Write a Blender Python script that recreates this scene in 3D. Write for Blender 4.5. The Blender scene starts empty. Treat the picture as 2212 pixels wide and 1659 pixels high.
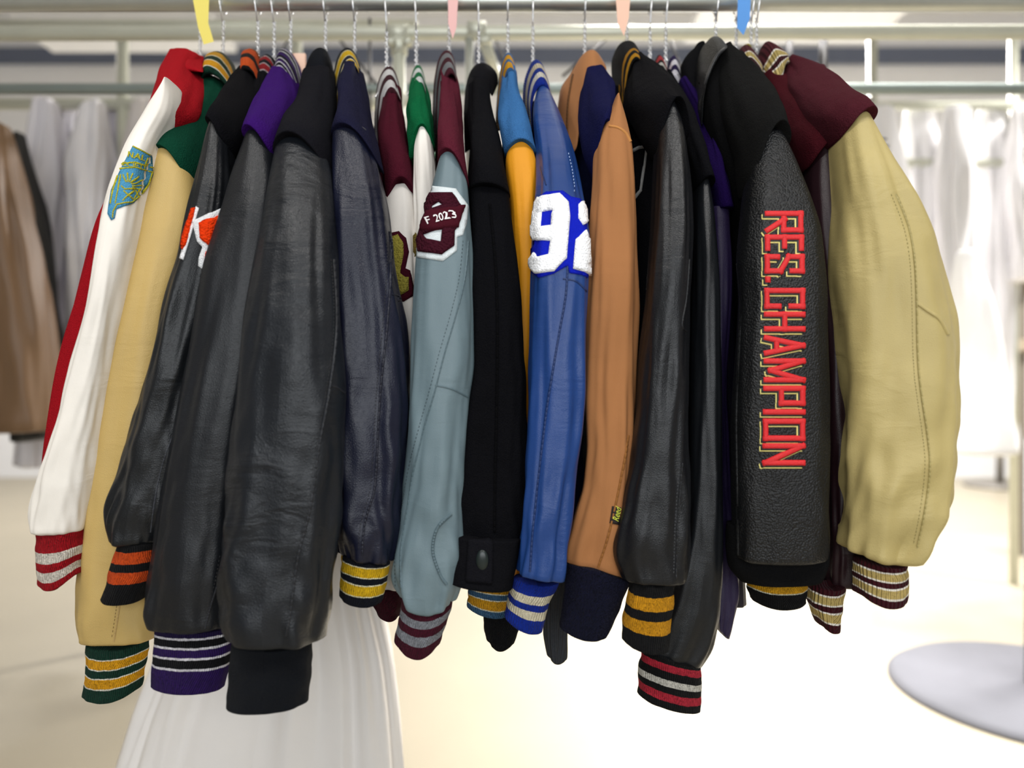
import bpy, bmesh, math, random
from mathutils import Vector, noise
from mathutils.bvhtree import BVHTree
from mathutils.geometry import delaunay_2d_cdt

S = bpy.context.scene
COL = S.collection
# ------------------------------------------------------------------ camera
F = 1609.0                      # focal length in pixels of the 2212 x 1659 frame
CH = 1.13                       # lens height
cd = bpy.data.cameras.new('camera'); cam = bpy.data.objects.new('camera', cd); COL.objects.link(cam)
cd.sensor_width = 36; cd.lens = 36 * F / 2212
cam.location = (0, 0, CH); cam.rotation_euler = (math.pi / 2, 0, 0)
cd.dof.use_dof = True; cd.dof.focus_distance = 1.0; cd.dof.aperture_fstop = 2.0
cd.clip_start = 0.05
S.camera = cam
# ------------------------------------------------------------------ light
S.view_settings.view_transform = 'Standard'; S.view_settings.look = 'None'
S.view_settings.gamma = 1; S.view_settings.use_curve_mapping = False
S.view_settings.exposure = 0.12
w = bpy.data.worlds.new('world'); S.world = w; w.use_nodes = True
w.node_tree.nodes['Background'].inputs[0].default_value = (0.93, 0.96, 1, 1)
w.node_tree.nodes['Background'].inputs[1].default_value = 0.16
def area(name, loc, rot, sx, sy, power, col=(1, 1, 1)):
    l = bpy.data.lights.new(name, 'AREA'); l.shape = 'RECTANGLE'; l.size = sx; l.size_y = sy; l.energy = power; l.color = col
    o = bpy.data.objects.new(name, l); COL.objects.link(o); o.location = loc; o.rotation_euler = rot
    return o
LIGHTS = [(-0.9, -0.5, 3.2, 30), (1.1, -0.5, 3.2, 32), (1.25, 2.5, 3.4, 70), (3.9, 3.6, 3.6, 120), (-3.4, 6.6, 4.2, 170), (2.4, 6.4, 4.2, 680)]
for x, y, z, p in LIGHTS:
    area('light', (x, y, z - 0.02), (0, 0, 0), 1.6, 0.5, p, (1, 0.98, 0.95)).data.spread = math.radians(180 if y < 2 or y > 5 else 74 if x < 2 else 110)

area('added_front_fill', (0.2, -2.6, 1.75), (math.pi / 2, 0, 0), 3.4, 1.7, 75, (0.93, 0.97, 1))  # unseen soft lamp behind the camera, added to brighten the sleeve fronts
# ------------------------------------------------------------------ materials
def lin(h):
    h = h.lstrip('#'); v = [int(h[i:i + 2], 16) / 255 for i in (0, 2, 4)]
    return tuple(c / 12.92 if c <= 0.04045 else ((c + 0.055) / 1.055) ** 2.4 for c in v) + (1,)
MC = {}
def base(name):
    m = bpy.data.materials.new(name); m.use_nodes = True
    nt = m.node_tree; b = nt.nodes['Principled BSDF']
    return m, nt, b
def nd(nt, t, **k):
    n = nt.nodes.new(t)
    for a, v in k.items():
        if a.startswith('i_'): n.inputs[a[2:].replace('_', ' ')].default_value = v
        else: setattr(n, a, v)
    return n
def bump(nt, b, src, dist, strength=1.0, prev=None):
    n = nd(nt, 'ShaderNodeBump'); n.inputs['Distance'].default_value = dist; n.inputs['Strength'].default_value = strength
    nt.links.new(src, n.inputs['Height'])
    if prev: nt.links.new(prev.outputs[0], n.inputs['Normal'])
    nt.links.new(n.outputs[0], b.inputs['Normal'])
    return n
def coords(nt, out='Object', scale=(1, 1, 1)):
    tc = nd(nt, 'ShaderNodeTexCoord'); mp = nd(nt, 'ShaderNodeMapping'); mp.inputs['Scale'].default_value = scale
    nt.links.new(tc.outputs[out], mp.inputs[0]); return mp.outputs[0]
def vary(nt, b, col, amt, src):
    mx = nd(nt, 'ShaderNodeMixRGB', blend_type='MIX')
    c1 = tuple(min(1, c * (1 - amt)) for c in col[:3]) + (1,); c2 = tuple(min(1, c * (1 + amt)) for c in col[:3]) + (1,)
    mx.inputs[1].default_value = c1; mx.inputs[2].default_value = c2
    nt.links.new(src, mx.inputs[0]); nt.links.new(mx.outputs[0], b.inputs['Base Color'])
def leather(h, rough=0.42, grain=520, gd=0.00035, wr=0.0016, spec=0.36, pebble=False, coat=0.0):
    k = ('L', h, rough, grain, gd, wr, pebble)
    if k in MC: return MC[k]
    m, nt, b = base('leather'); c = lin(h)
    o = coords(nt)
    n1 = nd(nt, 'ShaderNodeTexNoise'); n1.inputs['Scale'].default_value = 9; n1.inputs['Detail'].default_value = 5
    nt.links.new(o, n1.inputs[0]); vary(nt, b, c, 0.16, n1.outputs[0])
    b.inputs['Roughness'].default_value = rough; b.inputs['Specular IOR Level'].default_value = spec
    # long creases across the sleeve
    o2 = coords(nt, 'Object', (12, 12, 34))
    n2 = nd(nt, 'ShaderNodeTexNoise'); n2.inputs['Scale'].default_value = 1; n2.inputs['Detail'].default_value = 6; n2.inputs['Distortion'].default_value = 1.3
    nt.links.new(o2, n2.inputs[0])
    n3 = nd(nt, 'ShaderNodeTexNoise'); n3.inputs['Scale'].default_value = 11; n3.inputs['Detail'].default_value = 2; nt.links.new(o, n3.inputs[0])
    mk = nd(nt, 'ShaderNodeMapRange'); mk.inputs['From Min'].default_value = .42; mk.inputs['From Max'].default_value = .7; nt.links.new(n3.outputs[0], mk.inputs[0])
    ml_ = nd(nt, 'ShaderNodeMath', operation='MULTIPLY'); nt.links.new(mk.outputs[0], ml_.inputs[0]); nt.links.new(n2.outputs[0], ml_.inputs[1])
    bb = bump(nt, b, ml_.outputs[0], wr * 1.6)
    v = nd(nt, 'ShaderNodeTexVoronoi', feature='DISTANCE_TO_EDGE' if not pebble else 'F1'); v.inputs['Scale'].default_value = grain
    nt.links.new(o, v.inputs[0])
    bump(nt, b, v.outputs['Distance'], gd * (1.1 if not pebble else -2.6), 1, bb)
    MC[k] = m; return m
def suede(h):
    m = leather(h, 0.85, 900, 0.0002, 0.0008, 0.25); return m
def wool(h, fuzz=1.0):
    k = ('W', h)
    if k in MC: return MC[k]
    m, nt, b = base('wool'); c = lin(h); o = coords(nt)
    n1 = nd(nt, 'ShaderNodeTexNoise'); n1.inputs['Scale'].default_value = 600; n1.inputs['Detail'].default_value = 3
    nt.links.new(o, n1.inputs[0]); vary(nt, b, c, 0.35, n1.outputs[0])
    b.inputs['Roughness'].default_value = 0.95; b.inputs['Specular IOR Level'].default_value = 0.04
    b.inputs['Sheen Weight'].default_value = 0.012 * fuzz; b.inputs['Sheen Roughness'].default_value = 0.5
    b.inputs['Sheen Tint'].default_value = tuple(min(1, x * 2 + .08) for x in c[:3]) + (1,)
    b1 = bump(nt, b, n1.outputs[0], 0.0016)
    n2 = nd(nt, 'ShaderNodeTexNoise'); n2.inputs['Scale'].default_value = 26; n2.inputs['Detail'].default_value = 5; nt.links.new(o, n2.inputs[0])
    bump(nt, b, n2.outputs[0], 0.004, 1, b1)
    MC[k] = m; return m
def knit(stripes, pitch=0.0026, depth=0.0014):
    """stripes: [(v_start, hex), ...] bands that run around the ribbed knit"""
    k = ('K', tuple(stripes), pitch)
    if k in MC: return MC[k]
    m, nt, b = base('ribbed_knit')
    tc = nd(nt, 'ShaderNodeTexCoord'); sp = nd(nt, 'ShaderNodeSeparateXYZ'); nt.links.new(tc.outputs['UV'], sp.inputs[0])
    ns = nd(nt, 'ShaderNodeTexNoise'); ns.inputs['Scale'].default_value = 160; nt.links.new(tc.outputs['Object'], ns.inputs[0])
    ma = nd(nt, 'ShaderNodeMath', operation='MULTIPLY_ADD'); nt.links.new(ns.outputs[0], ma.inputs[0]); ma.inputs[1].default_value = 0.03
    sb = nd(nt, 'ShaderNodeMath', operation='SUBTRACT'); nt.links.new(sp.outputs[1], sb.inputs[0]); sb.inputs[1].default_value = 0.015
    nt.links.new(sb.outputs[0], ma.inputs[2])
    r = nd(nt, 'ShaderNodeValToRGB'); r.color_ramp.interpolation = 'CONSTANT'; e = r.color_ramp.elements
    nt.links.new(ma.outputs[0], r.inputs[0])
    e[0].position = 0; e[0].color = lin(stripes[0][1])
    if len(stripes) == 1: e.remove(e[1])
    for i, (p, h) in enumerate(stripes[1:]):
        if i == 0: e[1].position = p; q = e[1]
        else: q = e.new(p)
        q.color = lin(h)
    u = nd(nt, 'ShaderNodeMath', operation='MULTIPLY'); nt.links.new(sp.outputs[0], u.inputs[0]); u.inputs[1].default_value = 2 * math.pi / pitch
    si = nd(nt, 'ShaderNodeMath', operation='SINE'); nt.links.new(u.outputs[0], si.inputs[0])
    ab = nd(nt, 'ShaderNodeMath', operation='MULTIPLY_ADD'); nt.links.new(si.outputs[0], ab.inputs[0]); ab.inputs[1].default_value = 0.5; ab.inputs[2].default_value = 0.5
    n1 = nd(nt, 'ShaderNodeTexNoise'); n1.inputs['Scale'].default_value = 900; nt.links.new(tc.outputs['Object'], n1.inputs[0])
    mx = nd(nt, 'ShaderNodeMixRGB', blend_type='MULTIPLY'); mx.inputs[0].default_value = 0.16
    nt.links.new(r.outputs[0], mx.inputs[1]); nt.links.new(n1.outputs[0], mx.inputs[2]); 
    g = nd(nt, 'ShaderNodeBrightContrast'); g.inputs[1].default_value = 0.0; nt.links.new(mx.outputs[0], g.inputs[0])
    nt.links.new(g.outputs[0], b.inputs['Base Color'])
    b.inputs['Roughness'].default_value = 0.95; b.inputs['Specular IOR Level'].default_value = 0.1
    b.inputs['Sheen Weight'].default_value = 0.03
    b1 = bump(nt, b, ab.outputs[0], depth * 1.6); bump(nt, b, n1.outputs[0], 0.0008, 1, b1)
    MC[k] = m; return m
def chenille(h, scale=420, d=0.003):
    k = ('C', h)
    if k in MC: return MC[k]
    m, nt, b = base('chenille'); c = lin(h); o = coords(nt)
    v = nd(nt, 'ShaderNodeTexVoronoi'); v.inputs['Scale'].default_value = scale; nt.links.new(o, v.inputs[0])
    vary(nt, b, c, 0.12, v.outputs['Distance']); b.inputs['Roughness'].default_value = 1; b.inputs['Specular IOR Level'].default_value = 0.05
    bump(nt, b, v.outputs['Distance'], -d); MC[k] = m; return m
def thread(h):
    k = ('T', h)
    if k in MC: return MC[k]
    m, nt, b = base('thread'); c = lin(h); o = coords(nt, 'Object', (500, 500, 1400))
    n = nd(nt, 'ShaderNodeTexNoise'); n.inputs['Scale'].default_value = 1; nt.links.new(o, n.inputs[0]); vary(nt, b, c, 0.25, n.outputs[0])
    b.inputs['Roughness'].default_value = 0.55; bump(nt, b, n.outputs[0], 0.0008); MC[k] = m; return m
def plain(h, rough=0.6, metal=0.0, amt=0.06, scale=6, bd=0.0, name='plain', trans=0.0):
    k = ('P', h, rough, metal, scale, bd, trans)
    if k in MC: return MC[k]
    m, nt, b = base(name); c = lin(h); o = coords(nt)
    n = nd(nt, 'ShaderNodeTexNoise'); n.inputs['Scale'].default_value = scale; n.inputs['Detail'].default_value = 6; nt.links.new(o, n.inputs[0]); vary(nt, b, c, amt, n.outputs[0])
    b.inputs['Roughness'].default_value = rough; b.inputs['Metallic'].default_value = metal
    if trans: b.inputs['Transmission Weight'].default_value = trans
    if bd: bump(nt, b, n.outputs[0], bd)
    MC[k] = m; return m
GALV = plain('#c4c6bf', 0.38, 0.75, 0.12, 20, name='galvanised'); WIRE = plain('#dcdde0', 0.3, 0.9, 0.03, name='wire')

# ------------------------------------------------------------------ helpers
def W(px, py, Y): return Vector(((px - 1106) / F * Y, Y, CH - (py - 829.5) / F * Y))
def P(v): return (1106 + v.x / v.y * F, 829.5 + (CH - v.z) / v.y * F)
def link(name, verts, faces, mat, parent=None, uvs=None, smooth=True, kind=None):
    off = Vector(parent['_o']) if parent is not None and '_o' in parent else Vector((0, 0, 0))
    me = bpy.data.meshes.new(name); me.from_pydata([tuple(Vector(v) - off) for v in verts], [], faces)
    if smooth: me.polygons.foreach_set('use_smooth', [True] * len(faces))
    if uvs:
        ul = me.uv_layers.new(name='UVMap'); 
        for p in me.polygons:
            for li, vi in zip(p.loop_indices, p.vertices): ul.data[li].uv = uvs[vi]
    me.materials.append(mat); me.update()
    bm = bmesh.new(); bm.from_mesh(me); bmesh.ops.recalc_face_normals(bm, faces=bm.faces); bm.to_mesh(me); bm.free()
    o = bpy.data.objects.new(name, me); COL.objects.link(o); o['_o'] = tuple(off)
    if parent is not None: o.parent = parent
    if kind: o['kind'] = kind
    return o
def thing(name, label, cat, loc, group=None):
    o = bpy.data.objects.new(name, None); COL.objects.link(o); o.location = loc; o['_o'] = tuple(loc)
    o.empty_display_size = .05
    o['label'] = label; o['category'] = cat
    if group: o['group'] = group
    return o
def tag(o, label, cat, group=None):
    o['label'] = label; o['category'] = cat
    if group: o['group'] = group
    return o
def interp(tab, t):
    if t <= tab[0][0]: return tab[0][1]
    for (a, x), (b, y) in zip(tab, tab[1:]):
        if t <= b: return x + (y - x) * (t - a) / max(1e-9, b - a)
    return tab[-1][1]
def polyx(pl, y):          # x of a polyline (running downward) at height y
    return interp([(q[1], q[0]) for q in pl], y)
def smooth_list(v, k=3, it=2):
    for _ in range(it):
        v = [v[0]] + [(v[max(0, i - 1)] + 2 * v[i] + v[min(len(v) - 1, i + 1)]) / 4 for i in range(1, len(v) - 1)] + [v[-1]]
    return v
def spw(c, n): return math.copysign(abs(c) ** (2.0 / n), c)
BV = {}
def loft(name, L, R, Yt, dht, mat, parent, N=70, M=56, n=2.5, bow_top=0, bow_bot=0, bpow=3, fold=0.002, ffreq=3, seed=0,
         round_top=0, round_bot=8, centerY=None, back=1.0, bunch=0.0, fend=0, f0=.35, vfreq=1.2, kind=None, open_bot=False):
    """a closed tube between a left and a right edge; depth Yt(t), half depth dht(t)"""
    yl0, yl1, yr0, yr1 = L[0][1], L[-1][1], R[0][1], R[-1][1]
    ts = [i / N for i in range(N + 1)]
    xl = smooth_list([polyx(L, yl0 + (yl1 - yl0) * t) for t in ts], it=5); xr = smooth_list([polyx(R, yr0 + (yr1 - yr0) * t) for t in ts], it=5)
    rings = []; YN = smooth_list([interp(Yt, t) for t in ts], it=int(N * N * .02) + 2)
    for i, t in enumerate(ts):
        Yn = YN[i]; dh = interp(dht, t)
        Yw = Yn + (.05 if centerY is not None else 0)
        a = W(xl[i], yl0 + (yl1 - yl0) * t, Yw); b = W(xr[i], yr0 + (yr1 - yr0) * t, Yw)
        C = (a + b) / 2; A = (b - a) / 2
        if centerY is not None: dh = .05; back = 2 * (centerY - Yn - .05) / .05 + 1
        rings.append([t, C, A, Vector((0, -dh, 0)), 1.0])
    def caps(r, sgn, amt):
        t, C, A, B, s = r; px = C.y / F
        out = []
        for q in (0.35, 0.65, 0.85, 0.97, 1.0):
            sc = math.sqrt(max(0.0, 1 - q * q)) * 0.55 + 0.45 if q < 1 else 0.3
            out.append([t, C + Vector((0, 0, -sgn * amt * px * q)), A * sc, B * sc, sc])
        return out
    if round_top: rings = caps(rings[0], -1, round_top)[::-1] + rings
    if round_bot: rings = rings + caps(rings[-1], 1, round_bot)
    verts, uvs = [], []; vl = 0; prev = None
    for r in rings:
        t, C, A, B, s = r
        if prev is not None: vl += (C - prev).length
        prev = C; u = 0; lp = None
        for j in range(M + 1):
            th = -math.pi * .5 + 2 * math.pi * j / M + math.pi      # start at the back
            ca, sa = spw(math.cos(th), n), spw(math.sin(th), n)
            p = C + A * ca + B * (sa if sa > 0 else sa * back)
            front = max(0, sa)
            px = C.y / F
            wt = bow_top * (1 - t) ** bpow + bow_bot * t ** bpow
            p.z += wt * px * (1 - ca * ca) * (1 if sa > 0 else 0.4)
            # folds
            if fold or bunch:
                ang = 2 * math.pi * j / M
                q = Vector((math.cos(ang) * ffreq * .5, math.sin(ang) * ffreq * .5, t * vfreq * 2 + seed * 7.3))
                d = noise.fractal(q, 0.8, 2.0, 2) * fold * (f0 + (1 - f0) * min(1, t * 5)) * (1 - fend * t ** 3)
                if bunch:
                    q2 = Vector((math.cos(ang) * 2.6, math.sin(ang) * 2.6, t * 16 + seed * 3.1 + math.cos(ang) * 2))
                    d += noise.noise(q2) * bunch * t ** 3
                    q2 = Vector((math.cos(ang) * 2.2, math.sin(ang) * 2.2, t * 2 + seed))
                    d += noise.noise(q2) * bunch * .8 * t ** 2
                nn = (A.normalized() * ca / max(A.length, 1e-4) + B.normalized() * sa / max(B.length, 1e-4)) if B.length > 1e-6 else Vector((0, -1, 0))
                if nn.length > 0: p += nn.normalized() * d * s
            if lp is not None: u += (p - lp).length
            lp = p.copy()
            verts.append(p); uvs.append([u, vl])
    vl = max(vl, 1e-6)
    uvs = [(u, v / vl) for u, v in uvs]
    K = M + 1; nr = len(rings); faces = []
    for i in range(nr - 1):
        for j in range(M):
            faces.append((i * K + j, i * K + j + 1, (i + 1) * K + j + 1, (i + 1) * K + j))
    # weld the back seam by closing the ends
    verts.append(rings[0][1].copy()); uvs.append((0, 0)); verts.append(rings[-1][1].copy()); uvs.append((0, 1))
    for j in range(M):
        faces.append((len(verts) - 2, j + 1, j))
        if not open_bot: faces.append((len(verts) - 1, (nr - 1) * K + j, (nr - 1) * K + j + 1))
    o = link(name, verts, faces, mat, parent, uvs, kind=kind)
    BV[o.name] = (BVHTree.FromPolygons([tuple(v) for v in verts], faces), interp(Yt, 0.5))
    return o
def hit(surf, px, py):
    bv, Yd = BV[surf.name]; d = W(px, py, 1.0) - Vector((0, 0, CH))
    r = bv.ray_cast(Vector((0, 0, CH)), d.normalized())
    if r[0] is None:
        p = W(px, py, Yd); q = bv.find_nearest(p)
        return q[0], Vector((0, -1, 0))
    nn = r[1]
    if nn.y > 0: nn = -nn
    return r[0], nn
def band(name, O, I, mat, parent, Yo=1.29, Yi=1.245, thick=0.012, N=40, M=24, yo=None, yi=None):
    """collar: a thick ribbed strip between an outer and an inner line"""
    def rs(pl, n):
        ds = [0]
        for a, b in zip(pl, pl[1:]): ds.append(ds[-1] + math.dist(a, b))
        out = []
        for i in range(n + 1):
            s = ds[-1] * i / n
            out.append((interp(list(zip(ds, [p[0] for p in pl])), s), interp(list(zip(ds, [p[1] for p in pl])), s)))
        xs = smooth_list([p[0] for p in out], it=6); ys = smooth_list([p[1] for p in out], it=6)
        return list(zip(xs, ys))
    Oq, Iq = rs(O, N), rs(I, N); verts, uvs, faces = [], [], []; u = 0; pm = None
    for i in range(N + 1):
        t = i / N; a = W(*Oq[i], interp(yo, t) if yo else Yo); b = W(*Iq[i], interp(yi, t) if yi else Yi); m = (a + b) / 2; h = (b - a) / 2
        if pm is not None: u += (m - pm).length
        pm = m; tk = thick * min(1, (0.25 + 4 * t), (0.25 + 4 * (1 - t)))
        for j in range(M + 1):
            th = math.pi * 2 * j / M
            c = math.cos(th); p = m - h * spw(c, 2.6) + Vector((0, -tk * spw(math.sin(th), 2.2), 0))
            p.z += 0.25 * tk * max(0, math.sin(th)) 
            verts.append(p); uvs.append((u, 0.5 - 0.5 * spw(c, 2.6)))
    K = M + 1
    for i in range(N):
        for j in range(M): faces.append((i * K + j, i * K + j + 1, (i + 1) * K + j + 1, (i + 1) * K + j))
    faces.append(tuple(range(M))); faces.append(tuple(N * K + j for j in range(M)))
    o = link(name, verts, faces, mat, parent, uvs)
    BV[o.name] = (BVHTree.FromPolygons([tuple(v) for v in verts], faces), (Yo + Yi) / 2)
    return o
def decal(name, surf, loops, mat, parent, th=0.002, step=5, base_h=0.0004, soft=True):
    """a patch laid on the surface: outline loops in frame pixels, real thickness"""
    pts, edges = [], []
    for lp in loops:
        q = []
        for a, b in zip(lp, lp[1:] + lp[:1]):
            n = max(1, int(math.dist(a, b) / step))
            for k in range(n): q.append((a[0] + (b[0] - a[0]) * k / n, a[1] + (b[1] - a[1]) * k / n))
        s = len(pts); pts += q; edges += [(s + i, s + (i + 1) % len(q)) for i in range(len(q))]
    nb = len(pts)
    xs = [p[0] for p in pts]; ys = [p[1] for p in pts]
    y = min(ys)
    while y < max(ys):
        x = min(xs)
        while x < max(xs):
            if all((x - a[0]) ** 2 + (y - a[1]) ** 2 > (step * .6) ** 2 for a in pts[:nb]): pts.append((x + .01, y + .013))
            x += step
        y += step
    r = delaunay_2d_cdt([Vector(p) for p in pts], edges, [], 1, 1e-4)
    vs = r[0]; fs = []
    for f in r[2]:
        cx = sum(vs[i].x for i in f) / len(f); cy = sum(vs[i].y for i in f) / len(f); ins = False
        for lp in loops:
            for a, b in zip(lp, lp[1:] + lp[:1]):
                if (a[1] > cy) != (b[1] > cy) and cx < (b[0] - a[0]) * (cy - a[1]) / (b[1] - a[1]) + a[0]: ins = not ins
        if ins: fs.append(f)
    cnt = {}
    for f in fs:
        for a, b in zip(f, f[1:] + f[:1]): cnt[tuple(sorted((a, b)))] = cnt.get(tuple(sorted((a, b))), 0) + 1
    bd = [e for e, c in cnt.items() if c == 1]; bset = {v for e in bd for v in e}
    top = []; low = []
    for i, v in enumerate(vs):
        p, nn = hit(surf, v.x, v.y)
        h = th * (0.62 if (soft and i in bset) else 1.0)
        top.append(p + nn * (base_h + h)); low.append(p - nn * 0.0006)
    n = len(vs); verts = top + low; faces = [tuple(f) for f in fs]
    for a, b in bd: faces.append((a, b, b + n, a + n))
    return link(name, verts, faces, mat, parent)
def strokes(name, surf, segs, w, mat, parent, th=0.0012, base_h=0.0003, step=3.0, square=True):
    """raised stitched strokes on a surface; segs: polylines in frame pixels, w: width in pixels"""
    verts, faces = [], []
    prof = [(-1, 0.0), (-.8, .75), (-.35, 1), (.35, 1), (.8, .75), (1, 0.0)]
    for pl in segs:
        for a, b in zip(pl, pl[1:]):
            L = math.dist(a, b)
            if L < 1e-6: continue
            dx, dy = (b[0] - a[0]) / L, (b[1] - a[1]) / L; e = w / 2 if square else 0
            a2 = (a[0] - dx * e, a[1] - dy * e); L2 = L + 2 * e; n = max(1, int(L2 / step)); s = len(verts)
            for i in range(n + 1):
                cx, cy = a2[0] + dx * L2 * i / n, a2[1] + dy * L2 * i / n
                for q, h in prof:
                    x, y = cx - dy * q * w / 2, cy + dx * q * w / 2
                    p, nn = hit(surf, x, y); eh = h if 0 < i < n else h * .5
                    verts.append(p + nn * (base_h + th * eh - (0.0006 if h == 0 else 0)))
            k = len(prof)
            for i in range(n):
                for j in range(k - 1): faces.append((s + i * k + j, s + i * k + j + 1, s + (i + 1) * k + j + 1, s + (i + 1) * k + j))
    return link(name, verts, faces, mat, parent)
def stitches(surf, pl, mat, parent, gap=7, ln=4, w=1.6, th=0.0005):
    segs = []
    for a, b in zip(pl, pl[1:]):
        L = math.dist(a, b); n = int(L / gap)
        for i in range(n):
            t0, t1 = i / n, i / n + ln / L
            segs.append([(a[0] + (b[0] - a[0]) * t0, a[1] + (b[1] - a[1]) * t0), (a[0] + (b[0] - a[0]) * t1, a[1] + (b[1] - a[1]) * t1)])
    return strokes('stitching', surf, segs, w, mat, parent, th, step=4, square=False)
def curve_pl(pl, n=8):
    out = []
    q = [pl[0]] + pl + [pl[-1]]
    for i in range(1, len(q) - 2):
        p0, p1, p2, p3 = q[i - 1], q[i], q[i + 1], q[i + 2]
        for k in range(n):
            t = k / n
            out.append(tuple(0.5 * ((2 * p1[c]) + (-p0[c] + p2[c]) * t + (2 * p0[c] - 5 * p1[c] + 4 * p2[c] - p3[c]) * t * t + (-p0[c] + 3 * p1[c] - 3 * p2[c] + p3[c]) * t ** 3) for c in (0, 1)))
    return out + [pl[-1]]
def seam(surf, pl, mat, parent, w=3.2, th=0.0011, st=None, off=6):
    pl = curve_pl(pl); o = strokes('seam', surf, [pl], w, mat, parent, th, square=False)
    if st: stitches(surf, [(x - off, y) for x, y in pl[::3]], st, parent)
    return o
def text_on(name, surf, txt, origin, size, ang, mat, parent, shear=0.0, th=0.0006, sx=1.0, font_off=0.0):
    cu = bpy.data.curves.new('text', 'FONT'); cu.body = txt; cu.size = 1; cu.shear = shear; cu.offset = font_off
    to = bpy.data.objects.new('text', cu); COL.objects.link(to); bpy.context.view_layer.update()
    me = to.evaluated_get(bpy.context.evaluated_depsgraph_get()).to_mesh()
    ca, sa = math.cos(ang), math.sin(ang); verts = []
    for v in me.vertices:
        x, y = v.co.x * size * sx, -v.co.y * size
        p, nn = hit(surf, origin[0] + x * ca - y * sa, origin[1] + x * sa + y * ca); verts.append(p + nn * th)
    faces = [tuple(p.vertices) for p in me.polygons]
    bpy.data.objects.remove(to); bpy.data.curves.remove(cu)
    return link(name, verts, faces, mat, parent, smooth=False)
def tube_verts(pts, r, seg=8):
    verts, faces = [], []; n = len(pts); pts = [Vector(p) for p in pts]
    up = None
    for i, p in enumerate(pts):
        d = (pts[min(n - 1, i + 1)] - pts[max(0, i - 1)]).normalized()
        if up is None: up = d.orthogonal().normalized()
        up = (up - d * up.dot(d)); up = up.normalized() if up.length > 1e-6 else d.orthogonal().normalized()
        s = d.cross(up)
        for k in range(seg):
            a = 2 * math.pi * k / seg; verts.append(p + (up * math.cos(a) + s * math.sin(a)) * r)
    for i in range(n - 1):
        for k in range(seg): faces.append((i * seg + k, i * seg + (k + 1) % seg, (i + 1) * seg + (k + 1) % seg, (i + 1) * seg + k))
    faces.append(tuple(range(seg))); faces.append(tuple((n - 1) * seg + k for k in range(seg)))
    return verts, faces
def tubes(name, paths, mat, parent=None, seg=8, kind=None):
    V, Fc = [], []
    for pts, r in paths:
        v, f = tube_verts(pts, r, seg); k = len(V); V += v; Fc += [tuple(i + k for i in q) for q in f]
    return link(name, V, Fc, mat, parent, kind=kind)
def box(name, lo, hi, mat, parent=None, kind=None, bev=0.0):
    bm = bmesh.new(); bmesh.ops.create_cube(bm, size=1)
    for v in bm.verts: v.co = Vector([(lo[i] + hi[i]) / 2 + v.co[i] * (hi[i] - lo[i]) for i in range(3)])
    if bev: bmesh.ops.bevel(bm, geom=bm.edges[:] , offset=bev, segments=3, affect='EDGES', profile=.5)
    vs = [v.co.copy() for v in bm.verts]; bm.verts.index_update(); fs = [tuple(v.index for v in f.verts) for f in bm.faces]; bm.free()
    return link(name, vs, fs, mat, parent, smooth=False, kind=kind)
def disc(name, c, r, h, mat, parent=None, seg=64, prof=None):
    prof = prof or [(0, 0), (r, 0), (r, h * .5), (r * .97, h), (0, h)]
    V, Fc = [], []
    for q, z in prof:
        for k in range(seg): V.append(Vector((c[0] + q * math.cos(2 * math.pi * k / seg), c[1] + q * math.sin(2 * math.pi * k / seg), c[2] + z)))
    for i in range(len(prof) - 1):
        for k in range(seg): Fc.append((i * seg + k, i * seg + (k + 1) % seg, (i + 1) * seg + (k + 1) % seg, (i + 1) * seg + k))
    return link(name, V, Fc, mat, parent)
# ------------------------------------------------------------------ room
box('floor', (-7, -3.5, -0.1), (9, 9.2, 0), plain('#988f7c', 0.4, 0, 0.10, 1.6, name='floor'), kind='structure')
box('wall_back', (-7, 9, 0), (9, 9.2, 5.6), plain('#e9eaee', 0.8, 0, 0.03, name='wall'), kind='structure')
box('wall_left', (-7.2, -3.5, 0), (-7, 9.2, 5.6), plain('#d5d2cf', 0.8, 0, 0.03, name='wall'), kind='structure')
box('wall_right', (9, -3.5, 0), (9.2, 9.2, 5.6), plain('#f0f0f2', 0.8, 0, 0.03, name='wall'), kind='structure')
box('ceiling', (-7, -3.5, 5.6), (9, 9.2, 5.75), plain('#eeeeee', 0.9, 0, 0.02, name='ceiling'), kind='structure')
box('trim_1', (-7, 8.93, 4.99), (9, 9.0, 5.17), plain('#5c6478', 0.6, 0, 0.05), kind='structure')
for i, (x, y, z, p) in enumerate(LIGHTS):
    lab = ['left strip ceiling light above the jackets', 'right strip ceiling light above the jackets', 'strip ceiling light above the aisle behind the jackets',
           'strip ceiling light over the right of the hall', 'far left strip ceiling light of the hall', 'far right strip ceiling light of the hall'][i]
    t = thing('ceiling_light', lab, 'light', (x, y, z))
    box('housing', (x - .85, y - .3, z), (x + .85, y + .3, z + .07), plain('#e8e8e8', 0.5), t)
    [tubes('suspension_wire', [([(x + q, y, z + .07), (x + q, y, 5.6)], .003)], WIRE, t) for q in (-.7, .7)]

# ------------------------------------------------------------------ the rack the jackets hang on
RY = 1.30; RZ = 1.797
rk = thing('clothes_rack', 'long galvanised pipe rack the varsity jackets hang from', 'clothes rack', (0, RY, 0))
tubes('rail', [([(-1.9, RY, RZ), (1.9, RY, RZ)], .0165)], GALV, rk, 24)
def fitting(name, c, r, mat, par, axis='x', ln=.05):
    c = Vector(c); d = Vector((ln / 2, 0, 0)) if axis == 'x' else Vector((0, 0, ln / 2))
    return tubes(name, [([c - d, c + d], r)], mat, par, 20)
GR2 = plain('#b9bdb2', 0.42, 0.6, 0.1, 20, name='galvanised')
for sx in (-1.85, 1.85):
    tubes('upright', [([(sx, RY, 0), (sx, RY, RZ)], .018)], GALV, rk, 16)
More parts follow.
